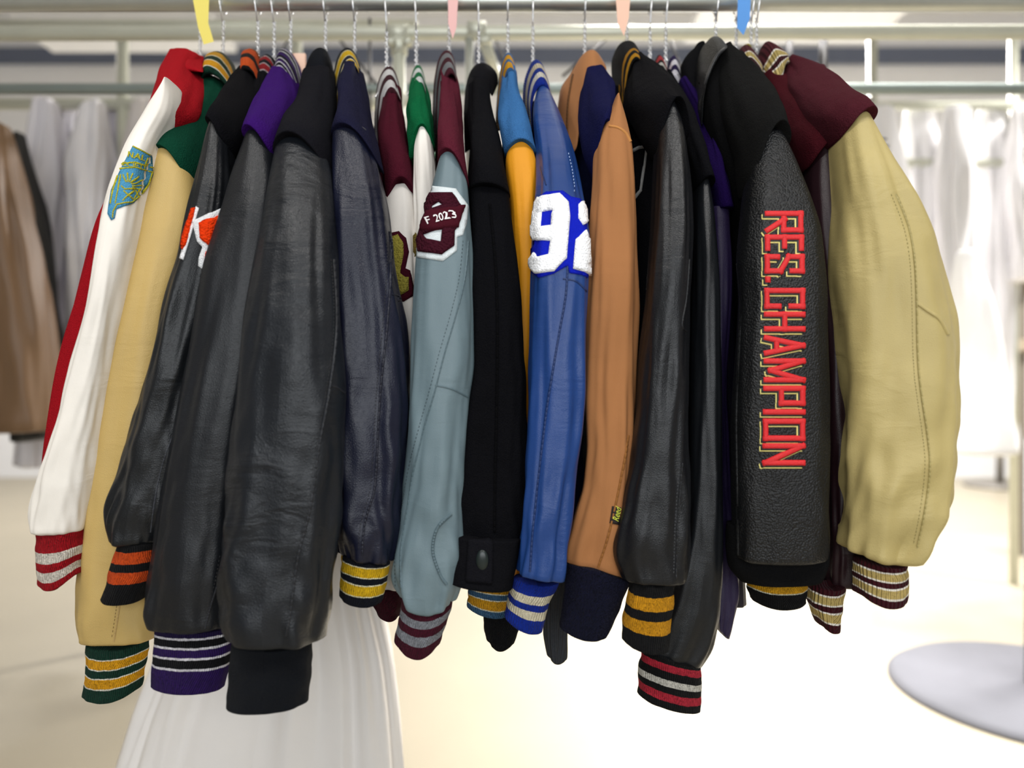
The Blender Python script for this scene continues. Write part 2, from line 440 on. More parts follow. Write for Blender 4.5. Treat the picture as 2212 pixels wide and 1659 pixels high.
# rear rack frame: two long pipes, uprights, braces
rf = thing('pipe_frame', 'pale pipe frame with clamp fitting standing right behind the jackets', 'rack', (0, 1.95, 0))
RYb = 1.95
zz = lambda py, Y: CH - (py - 829.5) / F * Y
xx = lambda px, Y: (px - 1106) / F * Y
PIPE = plain('#c9cabb', 0.4, 0.35, 0.08, 14, name='pipe')
tubes('rail', [([(-2.45, RYb, zz(74, RYb)), (2.45, RYb, zz(68, RYb))], .0185)], PIPE, rf, 24)
tubes('rail', [([(-2.45, RYb + .25, zz(192, RYb + .25)), (2.45, RYb + .25, zz(192, RYb + .25))], .016)], plain('#8f9a97', 0.4, 0.4, 0.1, 14), rf, 20)
for px, r, m in ((862, .0165, PIPE), (1014, .011, GALV), (-700, .018, PIPE), (2900, .018, PIPE)):
    x = xx(px, RYb); tubes('upright', [([(x, RYb, zz(420, RYb) if 0 < px < 2212 else 0), (x, RYb, zz(66, RYb))], r)], m, rf, 16)
tubes('brace', [([W(1046, 88, RYb), W(1085, 200, RYb + .2)], .015)], PIPE, rf, 16)
tubes('clamp', [([W(838, 72, RYb), W(882, 72, RYb)], .0235), ([W(862, 78, RYb), W(862, 118, RYb)], .022), ([W(842, 88, RYb - .02), W(848, 94, RYb - .03)], .011), ([W(879, 88, RYb - .02), W(884, 94, RYb - .03)], .011)], PIPE, rf, 20)
tubes('cross_tie', [([(xx(840, RYb), RYb, zz(420, RYb)), (xx(1030, RYb), RYb, zz(420, RYb))], .012)], PIPE, rf, 12)
tubes('clamp', [([W(1010, 66, RYb), W(1050, 66, RYb)], .0235), ([W(1046, 84, RYb), W(1048, 98, RYb)], .02)], PIPE, rf, 20)
DK = plain('#4c4a4b', 0.5, 0.4, 0.05)
rods = [((735, 88), (825, 195)), ((799, 40), (799, 260)), ((1072, 85), (1092, 140)), ((1310, 85), (1215, 165)), ((1360, 50), (1330, 180)), ((1447, 80), (1470, 150)), ((1705, 80), (1705, 200)), ((1775, 80), (1775, 175)), ((640, 60), (560, 190))]
for i, (a, b) in enumerate(rods):
    tubes('rod', [([W(*a, 2.19), W(*b, 2.19)], .0045 if i not in (6, 7) else .009)], DK, rf, 8)
[tubes('wire_rod', [([W(1790, y, 2.0), W(1885 + (y - 215) * .35, y, 2.0)], .003)], DK, rf, 6) for y in (215, 232, 300, 315, 352, 380)]

tubes('side_post', [([W(1783, 60, 2.0), W(1783, 400, 2.0)], .006)], DK, rf, 8)
# ------------------------------------------------------------------ hangers
def hanger(px, top, Y=RY, lab='', hook=True):
    x = xx(px, Y); zt = zz(top, Y)
    t = thing('wire_hanger', lab, 'hanger', (x, Y, zt), 'wire hangers on the jacket rail')
    hk = []
    for k in range(15):
        a = math.radians(-70 + 230 * k / 14)
        hk.append((x, RY - .0185 * math.sin(math.pi / 2 + a) * 1 if False else RY + .019 * math.sin(a), RZ + .019 * math.cos(a)))
    z1 = zt + .035
    stem = [(x, RY - .0185, RZ - .004), (x, Y - .003, RZ - .035), (x, Y, z1 + .03)]
    tubes('hook', [(hk[::1], .0013), ([hk[0], stem[0]] , .0013), (stem, .0013)], WIRE, t, 6)
    tw = []
    for ph in (0, math.pi):
        tw.append(([(x + .0021 * math.cos(ph + k * .75), Y + .0021 * math.sin(ph + k * .75), z1 + .032 - .062 * k / 30) for k in range(31)], .0012))
    tubes('twisted_neck', tw, WIRE, t, 6)
    zb = z1 - .03
    tubes('shoulder_wire', [([(x, Y, zb), (x - .002, Y - .02, zb - .035), (x - .001, Y - .10, zb - .09)], .0013), ([(x, Y, zb), (x + .002, Y + .02, zb - .035), (x + .001, Y + .16, zb - .13)], .0013)], WIRE, t, 6)
    return t
# ------------------------------------------------------------------ jackets
BLK = '#17181b'; LBK = '#24262b'
def shift(pl, dx, dy=0): return [(x + dx, y + dy) for x, y in pl]
def jacket(label, root_px, cat='jacket', name='varsity_jacket', grp=None):
    x = xx(root_px, 1.29)
    return thing(name, label, cat, (x, 1.29, 1.66), 'varsity jackets hanging on the rail')
def body(J, L, R, mat, hem=None, Yn=None, seed=0, hemh=60, **k):
    """torso: thin slab that runs away from the viewer, edges given where its near side stands"""
    Yn = Yn or [(0, 1.22), (.12, 1.1), (.25, 1.05), (1, 1.05)]
    b = loft('body', L, R, Yn, [(0, .1), (1, .2)], mat, J, N=40, M=48, n=3.2, centerY=1.3, fold=.004, seed=seed, ffreq=4, **k)
    if hem is not None:
        y0, y1 = L[-1][1] - 4, L[-1][1] + hemh
        ins = 7
        loft('hem_band', [(L[-1][0] + ins, y0), (L[-1][0] + ins + 2, y1)], [(R[-1][0] - ins, y0), (R[-1][0] - ins - 2, y1)], [(0, 1.055), (1, 1.06)], [(0, .2), (1, .2)], hem, J, N=12, M=48, n=3.2, centerY=1.3, fold=.002, seed=seed)
    return b
def autobody(J, xt, xb, mat, hem=None, y0=190, y1=1180, h0=14, h1=30, seed=0, hemh=60):
    """hidden torso behind the sleeve; xt, xb: px of its near edge at top and bottom"""
    return body(J, [(xt - h0, y0), (xt * .6 + xb * .4 - h1, 420), (xb - h1, y1)], [(xt + h0, y0), (xt * .6 + xb * .4 + h1, 420), (xb + h1, y1)], mat, hem, seed=seed, hemh=hemh)
PEND = {}
def yoke(J, L, R, mat, Y0=1.23, Y1=1.0, dh1=.05, bow=0, seed=0, d0=.03, bpow=3, n=2.3, now=False, **k):
    if not now: PEND[J.name] = lambda y1, d1: yoke(J, L, R, mat, Y0, y1, d1, bow, seed, d0, bpow, n, True, **k); return
    return loft('shoulder_panel', L, R, [(0, Y0), (.5, Y0 * .35 + Y1 * .65), (.78, Y1 + .004), (1, Y1)], [(0, d0), (.4, .042), (.75, dh1), (1, dh1)], mat, J, N=40, M=56, n=n, bow_bot=bow, bpow=bpow, fold=.006, ffreq=2.4, seed=seed, round_top=4, round_bot=2.5, fend=1, f0=1, vfreq=1.0, **k)
def sleeve(J, L, R, mat, Yc=.94, dh=.034, Ytop=None, Yt=None, seed=0, fold=.0035, bunch=.004, n=2.5, rb=10, rt=10, **k):
    Ytop = Ytop or Yc + .045
    if J.name in PEND: PEND.pop(J.name)(Ytop, dh * .95 + .007)
    return loft('sleeve', L, R, Yt or [(0, Ytop), (.3, Yc + .005), (1, Yc)], [(0, dh * .8), (.15, dh), (.9, dh), (1, dh * .85)], mat, J, N=110, M=84, n=n, fold=fold, f0=.05, bunch=bunch, seed=seed, round_top=rt, round_bot=rb, ffreq=3.2, vfreq=1.5, **k)
def cuff(J, L, R, mat, Yc=.94, dh=.024, seed=0, bow_bot=0, bow_top=0, rb=4, fold=.0022, **k):
    return loft('cuff', L, R, [(0, Yc), (1, Yc)], [(0, dh), (1, dh)], mat, J, N=40, M=72, n=2.3, fold=fold, seed=seed, round_top=4, round_bot=rb, bow_bot=bow_bot, bow_top=bow_top, bpow=1.5, **k)

# J1 -- red wool, white leather, emblem on the arm -----------------------------------------------
J = jacket('red wool jacket with white sleeve and blue and yellow arm emblem at the left end', 405)
RED = '#a3161f'; mred = wool('#98141d')
body(J, [(360, 190), (290, 380), (236, 470), (205, 590), (172, 700), (149, 790), (122, 940), (118, 1000)], [(430, 190), (330, 480), (300, 640), (260, 790), (230, 940), (220, 1000)], mred, knit([(0, '#b01522')]), seed=1, hemh=40)
yoke(J, [(372, 122), (350, 160), (334, 228), (330, 300)], [(442, 128), (432, 190), (418, 250), (372, 300)], mred, 1.24, 1.03, bow=30, seed=1, d0=.035)
band('collar', [(352, 172), (362, 150), (385, 126), (410, 115), (440, 122)], [(334, 232), (352, 195), (378, 162), (405, 152), (438, 156)], mred, J, 1.27, 1.15, .013)
band('hood', [(340, 190), (349, 160), (356, 140), (368, 128)], [(332, 236), (347, 200), (360, 176), (380, 158)], mred, J, 1.2, 1.12, .010)
s = sleeve(J, [(372, 186), (352, 210), (334, 232), (304, 285), (285, 320), (248, 420), (231, 480), (222, 540), (212, 620), (206, 665), (178, 765), (150, 860), (125, 950), (100, 1015), (80, 1085), (73, 1120), (78, 1142)],
           [(376, 184), (384, 215), (378, 255), (352, 300), (333, 350), (308, 440), (290, 540), (262, 700), (238, 830), (207, 970), (194, 1080), (186, 1128), (182, 1140)], leather('#ece6dd', .5, 700, .00015, .0009), .945, Ytop=1.02, seed=1, rt=5)
c = cuff(J, [(84, 1150), (84, 1200), (89, 1246)], [(178, 1144), (176, 1190), (172, 1236)], knit([(0, '#a8101c'), (.36, '#e9e0d2'), (.54, '#a8101c'), (.68, '#e9e0d2'), (.84, '#a8101c')]), .945, seed=1, bow_bot=-24, bow_top=-4)
em = [(287, 316), (327, 335), (329, 380), (305, 420), (288, 438), (252, 452), (248, 472), (240, 476), (233, 462), (236, 440), (241, 412), (262, 366)]
pt = decal('patch', s, [em], chenille('#4f92b8', 700, .001), J, .0018)
yl = chenille('#b5ad2c', 700, .0012)
es = [[(289, 318), (325, 337)], [(266, 356), (292, 352), (327, 362)], [(262, 366), (294, 363), (326, 372)], [(326, 372), (318, 400), (300, 424), (283, 436), (254, 443)],
      [(254, 443), (245, 458), (244, 470)], [(250, 440), (256, 410), (262, 380)], [(240, 440), (247, 408), (256, 382)], [(316, 342), (311, 354), (322, 356)]]
for a in range(7):
    q = math.radians(-112 + a * 22)
    es.append([(276 + 9 * math.cos(q), 402 + 9 * math.sin(q)), (276 + (24 + a * 1.6) * math.cos(q), 402 + (24 + a * 1.6) * math.sin(q))])
for a in ([(264, 404), (270, 410), (288, 408)], [(266, 434), (286, 412)], [(268, 414), (284, 430)], [(286, 430), (300, 408)], [(290, 412), (296, 424)]): es.append(list(a))
strokes('emblem_stitching', s, es, 3.2, yl, pt, .0012, .0018)
text_on('lettering', s, 'NAL', (276, 341), 17, .22, yl, pt, th=.0034, font_off=.02)
text_on('lettering', s, 'OCIETY', (266, 361), 13, .10, yl, pt, th=.0034, font_off=.02)

# J2 -- green wool, tan leather, gold stripes ---------------------------------------------------
J = jacket('dark green wool jacket with plain tan sleeves and gold striped green cuffs', 470)
GRN = '#0d3a2a'; mg = wool(GRN); kg = knit([(0, '#11382b'), (.2, '#f4efe0'), (.225, '#eda818'), (.385, '#f4efe0'), (.41, '#11382b'), (.545, '#f4efe0'), (.57, '#eda818'), (.735, '#f4efe0'), (.76, '#11382b')])
autobody(J, 420, 300, mg, kg, y0=220, seed=2)
yoke(J, [(437, 166), (418, 200), (392, 250), (358, 305), (340, 338), (338, 350)], [(500, 190), (490, 235), (474, 280), (452, 340), (436, 390), (425, 410)], mg, 1.23, 1.01, bow=44, seed=2, dh1=.045)
kgc = knit([(0, '#3d4436'), (.2, '#d9a02a'), (.4, '#f0e6c8'), (.43, '#20382c'), (.6, '#f0e6c8'), (.63, '#eda818'), (.83, '#f4efe0'), (.86, '#0d3a2a')])
band('collar', [(447, 140), (455, 120), (475, 114), (490, 120), (506, 140), (510, 160)], [(434, 172), (443, 160), (455, 158), (475, 170), (492, 190), (502, 200)], kgc, J, 1.28, 1.18, .016)
s = sleeve(J, [(352, 316), (338, 350), (322, 400), (305, 450), (285, 540), (262, 690), (232, 830), (205, 960), (192, 1050), (185, 1130), (175, 1250), (168, 1340), (171, 1378)],
           [(384, 312), (410, 345), (424, 400), (426, 480), (412, 560), (385, 680), (370, 760), (360, 830), (352, 900), (345, 1000), (342, 1150), (340, 1300), (340, 1372)], leather('#bfa263', .5, 480, .0003, .0011), .972, seed=2, rt=8)
seam(s, [(262, 1280), (255, 1330), (246, 1386)], leather('#b89a62'), s, 4, st=thread('#8a7040'))
cuff(J, [(191, 1386), (188, 1440), (184, 1495)], [(318, 1382), (312, 1440), (303, 1484)], kg, .972, seed=2, bow_bot=-14, bow_top=-10)

# J3 -- black wool, black leather, orange stripes ---------------------------------------------
J = jacket('black jacket with orange striped collar and cuff and an orange letter patch', 545)
mb = wool('#0e0e11'); ko = knit([(0, '#121214'), (.12, '#d9501a'), (.33, '#121214'), (.49, '#d9501a'), (.66, '#121214')])
autobody(J, 520, 430, mb, ko, y0=220, seed=3)
yoke(J, [(521, 152), (500, 195), (480, 222), (462, 250), (456, 275)], [(557, 166), (559, 220), (545, 270), (520, 320), (505, 340)], mb, 1.23, 1.0, bow=26, seed=3)
kc = knit([(0, '#8a4a20'), (.15, '#d4541a'), (.42, '#1a1614'), (.62, '#e25a1c'), (.93, '#121214')])
band('collar', [(524, 132), (529, 114), (545, 107), (558, 114), (565, 130)], [(518, 162), (527, 150), (540, 152), (552, 166), (557, 182)], kc, J, 1.28, 1.18, .014)
s = sleeve(J, [(466, 266), (458, 284), (452, 310), (440, 370), (425, 440), (400, 560), (385, 600), (365, 670), (340, 760), (318, 830), (305, 880), (285, 950), (260, 1040), (243, 1110), (240, 1150), (246, 1166)],
           [(493, 264), (496, 276), (500, 330), (505, 400), (500, 460), (480, 570), (460, 680), (438, 800), (410, 940), (385, 1060), (360, 1130), (350, 1160)], leather('#121417', .38, 420, .0003, .002), .93, seed=3, fold=.006, bunch=.007, rt=6)
cuff(J, [(262, 1172), (244, 1230), (224, 1290)], [(340, 1170), (333, 1230), (308, 1294)], knit([(0, '#121214'), (.13, '#d9501a'), (.32, '#121214'), (.45, '#d9501a'), (.64, '#121214')]), .925, seed=3, bow_bot=-3)
seam(s, [(378, 925), (352, 1000), (338, 1060), (325, 1150)], leather('#3a3c42'), s, 2.5)
pb = decal('patch', s, [[(415, 478), (477, 450), (500, 452), (500, 600), (470, 590), (450, 592), (429, 575), (430, 558), (438, 534), (426, 522)]], chenille('#d8dadc', 700, .0008), J, .0015)
decal('patch_letter', s, [[(430, 483), (478, 462), (498, 462), (498, 580), (452, 580), (440, 570), (443, 545), (452, 535), (434, 515)]], chenille('#d8380f', 380, .002), pb, .004, base_h=.001)
pb = decal('patch', s, [[(424, 446), (430, 450), (396, 562), (389, 558)]], chenille('#e8e8ea', 700, .0008), J, .0015)
decal('patch_letter', s, [[(416, 452), (423, 450), (404, 528), (396, 540), (395, 520)]], chenille('#d8380f', 380, .002), pb, .004, base_h=.001)

# J4 -- black, red striped collar ---------------------------------------------------------------
J = jacket('narrow black jacket with red and white lined collar squeezed between orange striped and purple ones', 585)
autobody(J, 560, 500, mb, knit([(0, '#121214')]), y0=230, seed=4)
yoke(J, [(556, 176), (548, 215), (536, 260), (522, 310), (510, 360)], [(588, 170), (584, 215), (574, 260), (560, 310), (550, 360)], mb, 1.24, 1.05, seed=4, now=True)
kc = knit([(0, '#131316'), (.22, '#c9bfc0'), (.26, '#9c2228'), (.42, '#131316'), (.58, '#c9bfc0'), (.62, '#9c2228'), (.84, '#c9bfc0'), (.88, '#131316')])
band('collar', [(562, 146), (567, 126), (580, 119), (593, 128), (601, 146)], [(555, 180), (561, 168), (572, 164), (583, 172), (589, 184)], kc, J, 1.285, 1.235, .013)
loft('sleeve', [(512, 350), (500, 600), (480, 1000)], [(552, 350), (545, 600), (530, 1000)], [(0, 1.02), (1, 1.0)], [(0, .03), (1, .03)], leather(LBK), J, N=30)

# J5 -- purple wool, dark grey leather ------------------------------------------------------------
J = jacket('purple wool jacket with dark sleeves, white pinstripes on its purple collar and cuff', 625)
mp = wool('#32115c'); kp = knit([(0, '#1f1240'), (.1, '#efecf2'), (.135, '#0f0f13'), (.25, '#efecf2'), (.285, '#2c1455'), (.41, '#efecf2'), (.445, '#0f0f13'), (.58, '#efecf2'), (.615, '#2c1455')])
autobody(J, 600, 560, mp, kp, y0=230, seed=5)
yoke(J, [(592, 152), (572, 190), (556, 235), (538, 278), (531, 300)], [(636, 168), (652, 215), (638, 262), (616, 320), (600, 350)], mp, 1.23, .98, bow=30, seed=5, dh1=.05)
kc = knit([(0, '#3a1566'), (.14, '#efecf2'), (.18, '#15131c'), (.3, '#efecf2'), (.34, '#15131c'), (.38, '#3a1566'), (.5, '#15131c'), (.62, '#efecf2'), (.66, '#15131c'), (.7, '#3a1566'), (.78, '#efecf2'), (.82, '#15131c'), (.9, '#efecf2'), (.93, '#32115c')])
band('collar', [(600, 132), (602, 114), (615, 107), (632, 116), (648, 142), (656, 180), (657, 205)], [(590, 160), (597, 152), (608, 152), (621, 166), (634, 190), (645, 212), (650, 226)], kc, J, 1.29, 1.21, .015, yi=[(0, 1.23), (1, 1.18)])
s = sleeve(J, [(537, 296), (520, 340), (505, 380), (490, 440), (475, 490), (450, 570), (430, 680), (410, 790), (385, 940), (362, 1060), (342, 1160), (335, 1230), (318, 1290), (312, 1330), (320, 1350)],
           [(585, 300), (605, 350), (612, 420), (605, 500), (590, 620), (570, 740), (550, 860), (535, 970), (520, 1100), (515, 1200), (510, 1300), (506, 1345)], leather('#14161a', .4, 430, .0003, .0012), .905, seed=5, fold=.004, bunch=.004, rt=8, n=2.3)
seam(s, [(481, 1200), (470, 1260), (455, 1310), (443, 1358)], leather('#1c1d22'), s, 4, st=thread('#15161a'))
cuff(J, [(338, 1354), (335, 1420), (332, 1478)], [(502, 1352), (500, 1420), (487, 1482)], kp, .91, seed=5, bow_bot=-3, bow_top=-3)
t = box('tag', W(634, 116, 1.31), W(660, 192, 1.315), plain('#f0c9b2', .7), None, bev=.001); tag(t, 'peach paper slip tucked beside the pinstriped purple collar', 'paper tag')

# J6 -- big black leather -----------------------------------------------------------------------------
J = jacket('all black wool and leather jacket with plain black cuff, widest sleeve on the left half', 695)
mb2 = wool('#15151a'); kb = knit([(0, '#0f1218')], pitch=.0018, depth=.0005)
autobody(J, 690, 660, mb2, kb, y0=230, seed=6)
yoke(J, [(662, 160), (650, 200), (630, 250), (606, 300), (597, 338)], [(720, 158), (723, 210), (722, 280), (722, 330), (716, 376)], mb2, 1.2, .955, bow=44, seed=6, dh1=.06)
band('collar', [(655, 205), (664, 150), (675, 118), (692, 104), (708, 110), (718, 138), (722, 170)], [(640, 232), (662, 190), (680, 160), (694, 150), (704, 158), (712, 175), (716, 195)], wool('#15171c'), J, 1.27, 1.19, .016)
lb = leather('#15181d', .36, 380, .00035, .003)
s = sleeve(J, [(602, 318), (590, 380), (580, 450), (560, 560), (540, 700), (525, 820), (505, 950), (492, 1080), (482, 1200), (478, 1300), (481, 1340), (490, 1368)],
           [(700, 318), (714, 360), (722, 450), (727, 560), (733, 660), (737, 760), (741, 850), (740, 1000), (736, 1100), (729, 1200), (718, 1270), (708, 1330), (700, 1376)], lb, .865, Ytop=.94, dh=.045, seed=6, fold=.006, bunch=.008, rt=8)
seam(s, [(722, 560), (728, 700), (712, 840), (690, 960), (670, 1100), (645, 1200), (628, 1320), (617, 1374)], leather('#1e2025'), s, 5, .0016, st=thread('#0d0e10'))
seam(s, [(712, 832), (730, 838), (745, 850)], leather('#1e2025'), s, 4, .0014)
cuff(J, [(504, 1382), (499, 1450), (492, 1520)], [(672, 1384), (672, 1450), (664, 1512)], kb, .87, dh=.03, seed=6, bow_bot=-3, rb=5, bow_top=-6)

# J7 -- navy, yellow stripes --------------------------------------------------------------------------
J = jacket('navy jacket with shiny navy leather sleeve and yellow striped collar and cuff', 760)
mn = wool('#1a1a30'); kn = knit([(0, '#10121d'), (.1, '#f2ecc8'), (.125, '#e8b91a'), (.33, '#f2ecc8'), (.355, '#10121d'), (.5, '#f2ecc8'), (.525, '#e8b91a'), (.74, '#f2ecc8'), (.765, '#10121d')])
autobody(J, 770, 770, mn, kn, y0=230, seed=7)
yoke(J, [(748, 148), (740, 190), (730, 240), (720, 284), (718, 296)], [(776, 150), (788, 200), (798, 250), (812, 310), (828, 372)], mn, 1.2, .98, bow=38, seed=7)
kc = knit([(0, '#15161d'), (.32, '#f2ecc8'), (.35, '#e8bb16'), (.58, '#f2ecc8'), (.61, '#17182a'), (.74, '#f2ecc8'), (.77, '#e8bb16'), (.92, '#17182a')])
band('collar', [(717, 285), (714, 225), (720, 165), (732, 118), (748, 102), (765, 108), (775, 130), (779, 150)], [(731, 275), (735, 235), (742, 190), (752, 155), (762, 144), (769, 146), (774, 154), (777, 164)], kc, J, 1.26, 1.17, .014)
s = sleeve(J, [(722, 290), (718, 340), (718, 420), (718, 560), (720, 700), (720, 800), (722, 900), (725, 1000), (730, 1100), (736, 1160), (744, 1192)],
           [(795, 286), (816, 350), (835, 440), (850, 560), (862, 620), (878, 690), (886, 780), (886, 870), (878, 970), (868, 1060), (860, 1150), (848, 1206)], leather('#121527', .36, 420, .0003, .0022), .925, dh=.036, seed=7.4, fold=.007, bunch=.007, rt=8)
seam(s, [(842, 500), (846, 560), (836, 700), (822, 850), (813, 1000), (808, 1060), (788, 1130), (782, 1200)], leather('#161826'), s, 5, .0018, st=thread('#0e0f18'), off=9)
seam(s, [(846, 636), (862, 640), (874, 655)], leather('#161826'), s, 3.5)
cuff(J, [(741, 1198), (737, 1240), (735, 1284)], [(842, 1214), (836, 1250), (824, 1298)], kn, .92, seed=7, bow_bot=-8, bow_top=-4)

# J8 -- maroon, white sleeves -----------------------------------------------------------------------
J = jacket('maroon jacket with white sleeve and gold and maroon patch, half hidden by the navy one', 840)
mm = wool('#431320'); kmw = knit([(0, '#3d0f1c'), (.25, '#f0eeee'), (.47, '#431320'), (.66, '#f0eeee'), (.88, '#431320')])
kmr = knit([(0, '#3a0a18')])
autobody(J, 845, 850, mm, None, y0=235, seed=8)
yoke(J, [(838, 190), (828, 240), (820, 320), (828, 390), (836, 450)], [(862, 192), (873, 250), (881, 310), (893, 370), (900, 420)], mm, 1.22, 1.02, bow=40, seed=8)
band('collar', [(810, 330), (809, 260), (814, 190), (826, 155), (840, 140), (853, 148), (862, 178), (866, 200)], [(826, 320), (827, 265), (833, 225), (842, 204), (850, 200), (857, 204), (861, 212), (866, 220)], kmw, J, 1.27, 1.165, .014)
s = sleeve(J, [(836, 414), (826, 480), (820, 600), (825, 800), (830, 1000), (820, 1200), (810, 1262)], [(888, 404), (899, 440), (905, 560), (910, 700), (910, 850), (905, 1050), (890, 1200), (878, 1262)], leather('#d9d3cc', .55, 600, .0002, .0014), 1.0, dh=.026, seed=8, rt=6, fold=.005)
cuff(J, [(800, 1262), (802, 1290), (815, 1318)], [(880, 1270), (872, 1300), (866, 1326)], kmr, 1.0, seed=8, bow_bot=-8)
pm = decal('patch', s, [[(838, 505), (862, 500), (877, 515), (883, 545), (876, 580), (886, 585), (893, 625), (891, 640), (872, 652), (850, 648), (838, 560)]], chenille('#3a0e1a', 600, .001), J, .0016)
decal('patch_letter', s, [[(842, 515), (860, 508), (872, 525), (873, 548), (866, 590), (876, 600), (883, 600), (883, 628), (868, 638), (850, 636), (842, 580)]], chenille('#8c8238', 380, .002), pm, .004, base_h=.001)

# J9 -- green, white sleeves ---------------------------------------------------------------------------
J = jacket('bright green jacket with white stripes on its collar and a narrow white sleeve', 903)
mg2 = wool('#0b5a35'); 
autobody(J, 900, 890, mg2, knit([(0, '#0b5a35')]), y0=235, seed=9, h0=10, h1=20)
yoke(J, [(890, 178), (885, 230), (882, 290), (884, 345)], [(918, 180), (926, 215), (934, 260), (941, 320)], mg2, 1.24, 1.05, bow=52, seed=9, bpow=2)
band('collar', [(880, 300), (880, 250), (884, 190), (893, 152), (903, 137), (912, 145), (918, 170), (922, 200)], [(890, 290), (892, 250), (896, 212), (903, 192), (910, 188), (915, 190), (919, 200), (923, 215)], knit([(0, '#0e7a46'), (.3, '#f4f7f5'), (.5, '#0e7a46'), (.68, '#f4f7f5'), (.88, '#0b5a35')]), J, 1.28, 1.18, .013)
s = sleeve(J, [(905, 272), (896, 320), (895, 400), (897, 470), (892, 600), (890, 900)], [(920, 268), (932, 300), (941, 350), (943, 420), (945, 600), (945, 900)], leather('#e6e0d8', .5, 600, .0002, .0012), 1.02, dh=.02, seed=9, rt=8)
decal('patch', s, [[(893, 500), (900, 505), (903, 540), (896, 560), (892, 560)]], chenille('#6b5b2c', 400, .002), J, .003)

# J10 -- maroon and steel blue -----------------------------------------------------------------------
J = jacket('maroon jacket with grey blue sleeve, grey striped cuff and a lettered maroon and white patch', 963)
mm2 = wool('#521c2a'); kmg = knit([(0, '#470f22'), (.25, '#8b8e95'), (.42, '#470f22'), (.58, '#8b8e95'), (.76, '#470f22')])
autobody(J, 965, 960, mm2, kmg, y0=235, seed=10, h0=12, h1=26)
yoke(J, [(952, 162), (949, 210), (950, 270), (948, 320), (946, 350)], [(984, 165), (990, 210), (998, 270), (1006, 340), (1014, 405)], mm2, 1.23, .99, bow=34, seed=10)
band('collar', [(934, 330), (934, 250), (937, 180), (946, 130), (960, 107), (975, 110), (983, 128), (986, 160)], [(952, 320), (953, 260), (957, 205), (965, 170), (972, 156), (978, 156), (982, 162), (986, 175)], knit([(0, '#4a1020'), (.26, '#87898d'), (.46, '#4a1020'), (.64, '#87898d'), (.85, '#521c2a')]), J, 1.27, 1.165, .014)
s = sleeve(J, [(954, 330), (935, 400), (912, 480), (900, 540), (897, 600), (893, 700), (887, 840), (885, 930), (877, 1050), (865, 1150), (850, 1215), (848, 1240), (856, 1268), (866, 1284)],
           [(996, 336), (1010, 400), (1015, 480), (1022, 580), (1027, 680), (1026, 780), (1016, 860), (1009, 960), (1000, 1050), (1000, 1120), (1004, 1200), (1000, 1250), (985, 1288)], leather('#66787f', .48, 520, .0002, .0011), .93, seed=10, rt=8, fold=.0045, bunch=.006, bow_bot=-26)
mse = leather('#53656c'); 
seam(s, [(1012, 520), (1004, 600), (985, 680), (960, 765), (938, 850), (915, 930), (893, 1020), (880, 1100), (866, 1190), (866, 1270)], mse, s, 3, .001, st=thread('#3c4a50'), off=12)
seam(s, [(940, 832), (975, 840), (1011, 858)], mse, s, 4, .0014)
seam(s, [(975, 1110), (945, 1140), (935, 1190), (950, 1240), (965, 1262)], mse, s, 7, .003)
cuff(J, [(868, 1290), (864, 1330), (853, 1378)], [(980, 1288), (968, 1340), (950, 1386)], kmg, .93, seed=10, bow_bot=-26, bow_top=-22, dh=.026)
pw = decal('patch', s, [[(933, 402), (984, 408), (1011, 446), (1007, 482), (999, 508), (987, 512), (986, 542), (957, 564), (902, 556), (900, 520), (910, 490), (915, 465), (920, 430)]], chenille('#d5dde0', 900, .0005), J, .0014)
mch = chenille('#3b1420', 330, .0025)
decal('patch_letter', s, [[(932, 418), (975, 418), (994, 444), (990, 490), (980, 500), (980, 532), (955, 551), (906, 544), (903, 520), (912, 490), (922, 470), (920, 440)], [(917, 508), (956, 494), (953, 523), (924, 517)], [(935, 447), (948, 438), (956, 444), (936, 452)]], mch, pw, .004, base_h=.001, step=4)
bd = decal('patch_band', s, [[(925, 458), (1001, 445), (998, 460), (990, 493), (911, 503), (915, 480)]], chenille('#43141f', 900, .0004), pw, .0058, base_h=.001)
text_on('lettering', s, 'F 2023', (930, 490), 22.5, -.30, plain('#f2eeee', .6), pw, th=.0082, sx=.86, font_off=.004)

# J11 -- black coat with buttoned cuff --------------------------------------------------------------
J = jacket('plain black cloth jacket with a buttoned tab on its cuff', 1040, name='cloth_jacket')
mk = wool('#0f0f12', .6)
autobody(J, 1040, 1040, mk, None, y0=240, seed=11, h0=16, h1=34)
yoke(J, [(1010, 190), (1012, 260), (1014, 340), (1013, 414)], [(1056, 186), (1066, 250), (1082, 330), (1102, 424)], mk, 1.2, .99, bow=8, seed=11, dh1=.045)
band('collar', [(1003, 330), (1001, 250), (1005, 190), (1017, 152), (1036, 136), (1056, 142), (1078, 158), (1076, 180)], [(1018, 320), (1020, 250), (1026, 200), (1036, 180), (1046, 184), (1055, 196), (1060, 204), (1063, 208)], wool('#121216', .6), J, 1.27, 1.18, .015)
s = sleeve(J, [(1014, 412), (1017, 500), (1018, 600), (1015, 800), (1000, 900), (985, 1010), (976, 1100), (972, 1158)], [(1100, 420), (1110, 520), (1124, 640), (1132, 800), (1134, 900), (1134, 1060), (1130, 1150), (1126, 1164)], wool('#0d0d10', .5), .945, dh=.034, seed=11, rt=4, fold=.005, rb=3)
seam(s, [(1058, 440), (1072, 600), (1074, 800), (1070, 1000), (1068, 1150)], wool('#0a0a0c', .5), s, 6, .002)
c = loft('cuff', [(974, 1152), (970, 1200), (964, 1248)], [(1126, 1162), (1118, 1210), (1106, 1268)], [(0, .935), (1, .93)], [(0, .033), (1, .035)], wool('#101013', .5), J, N=24, n=2.5, fold=.001, bow_bot=-2, round_bot=3, round_top=3)
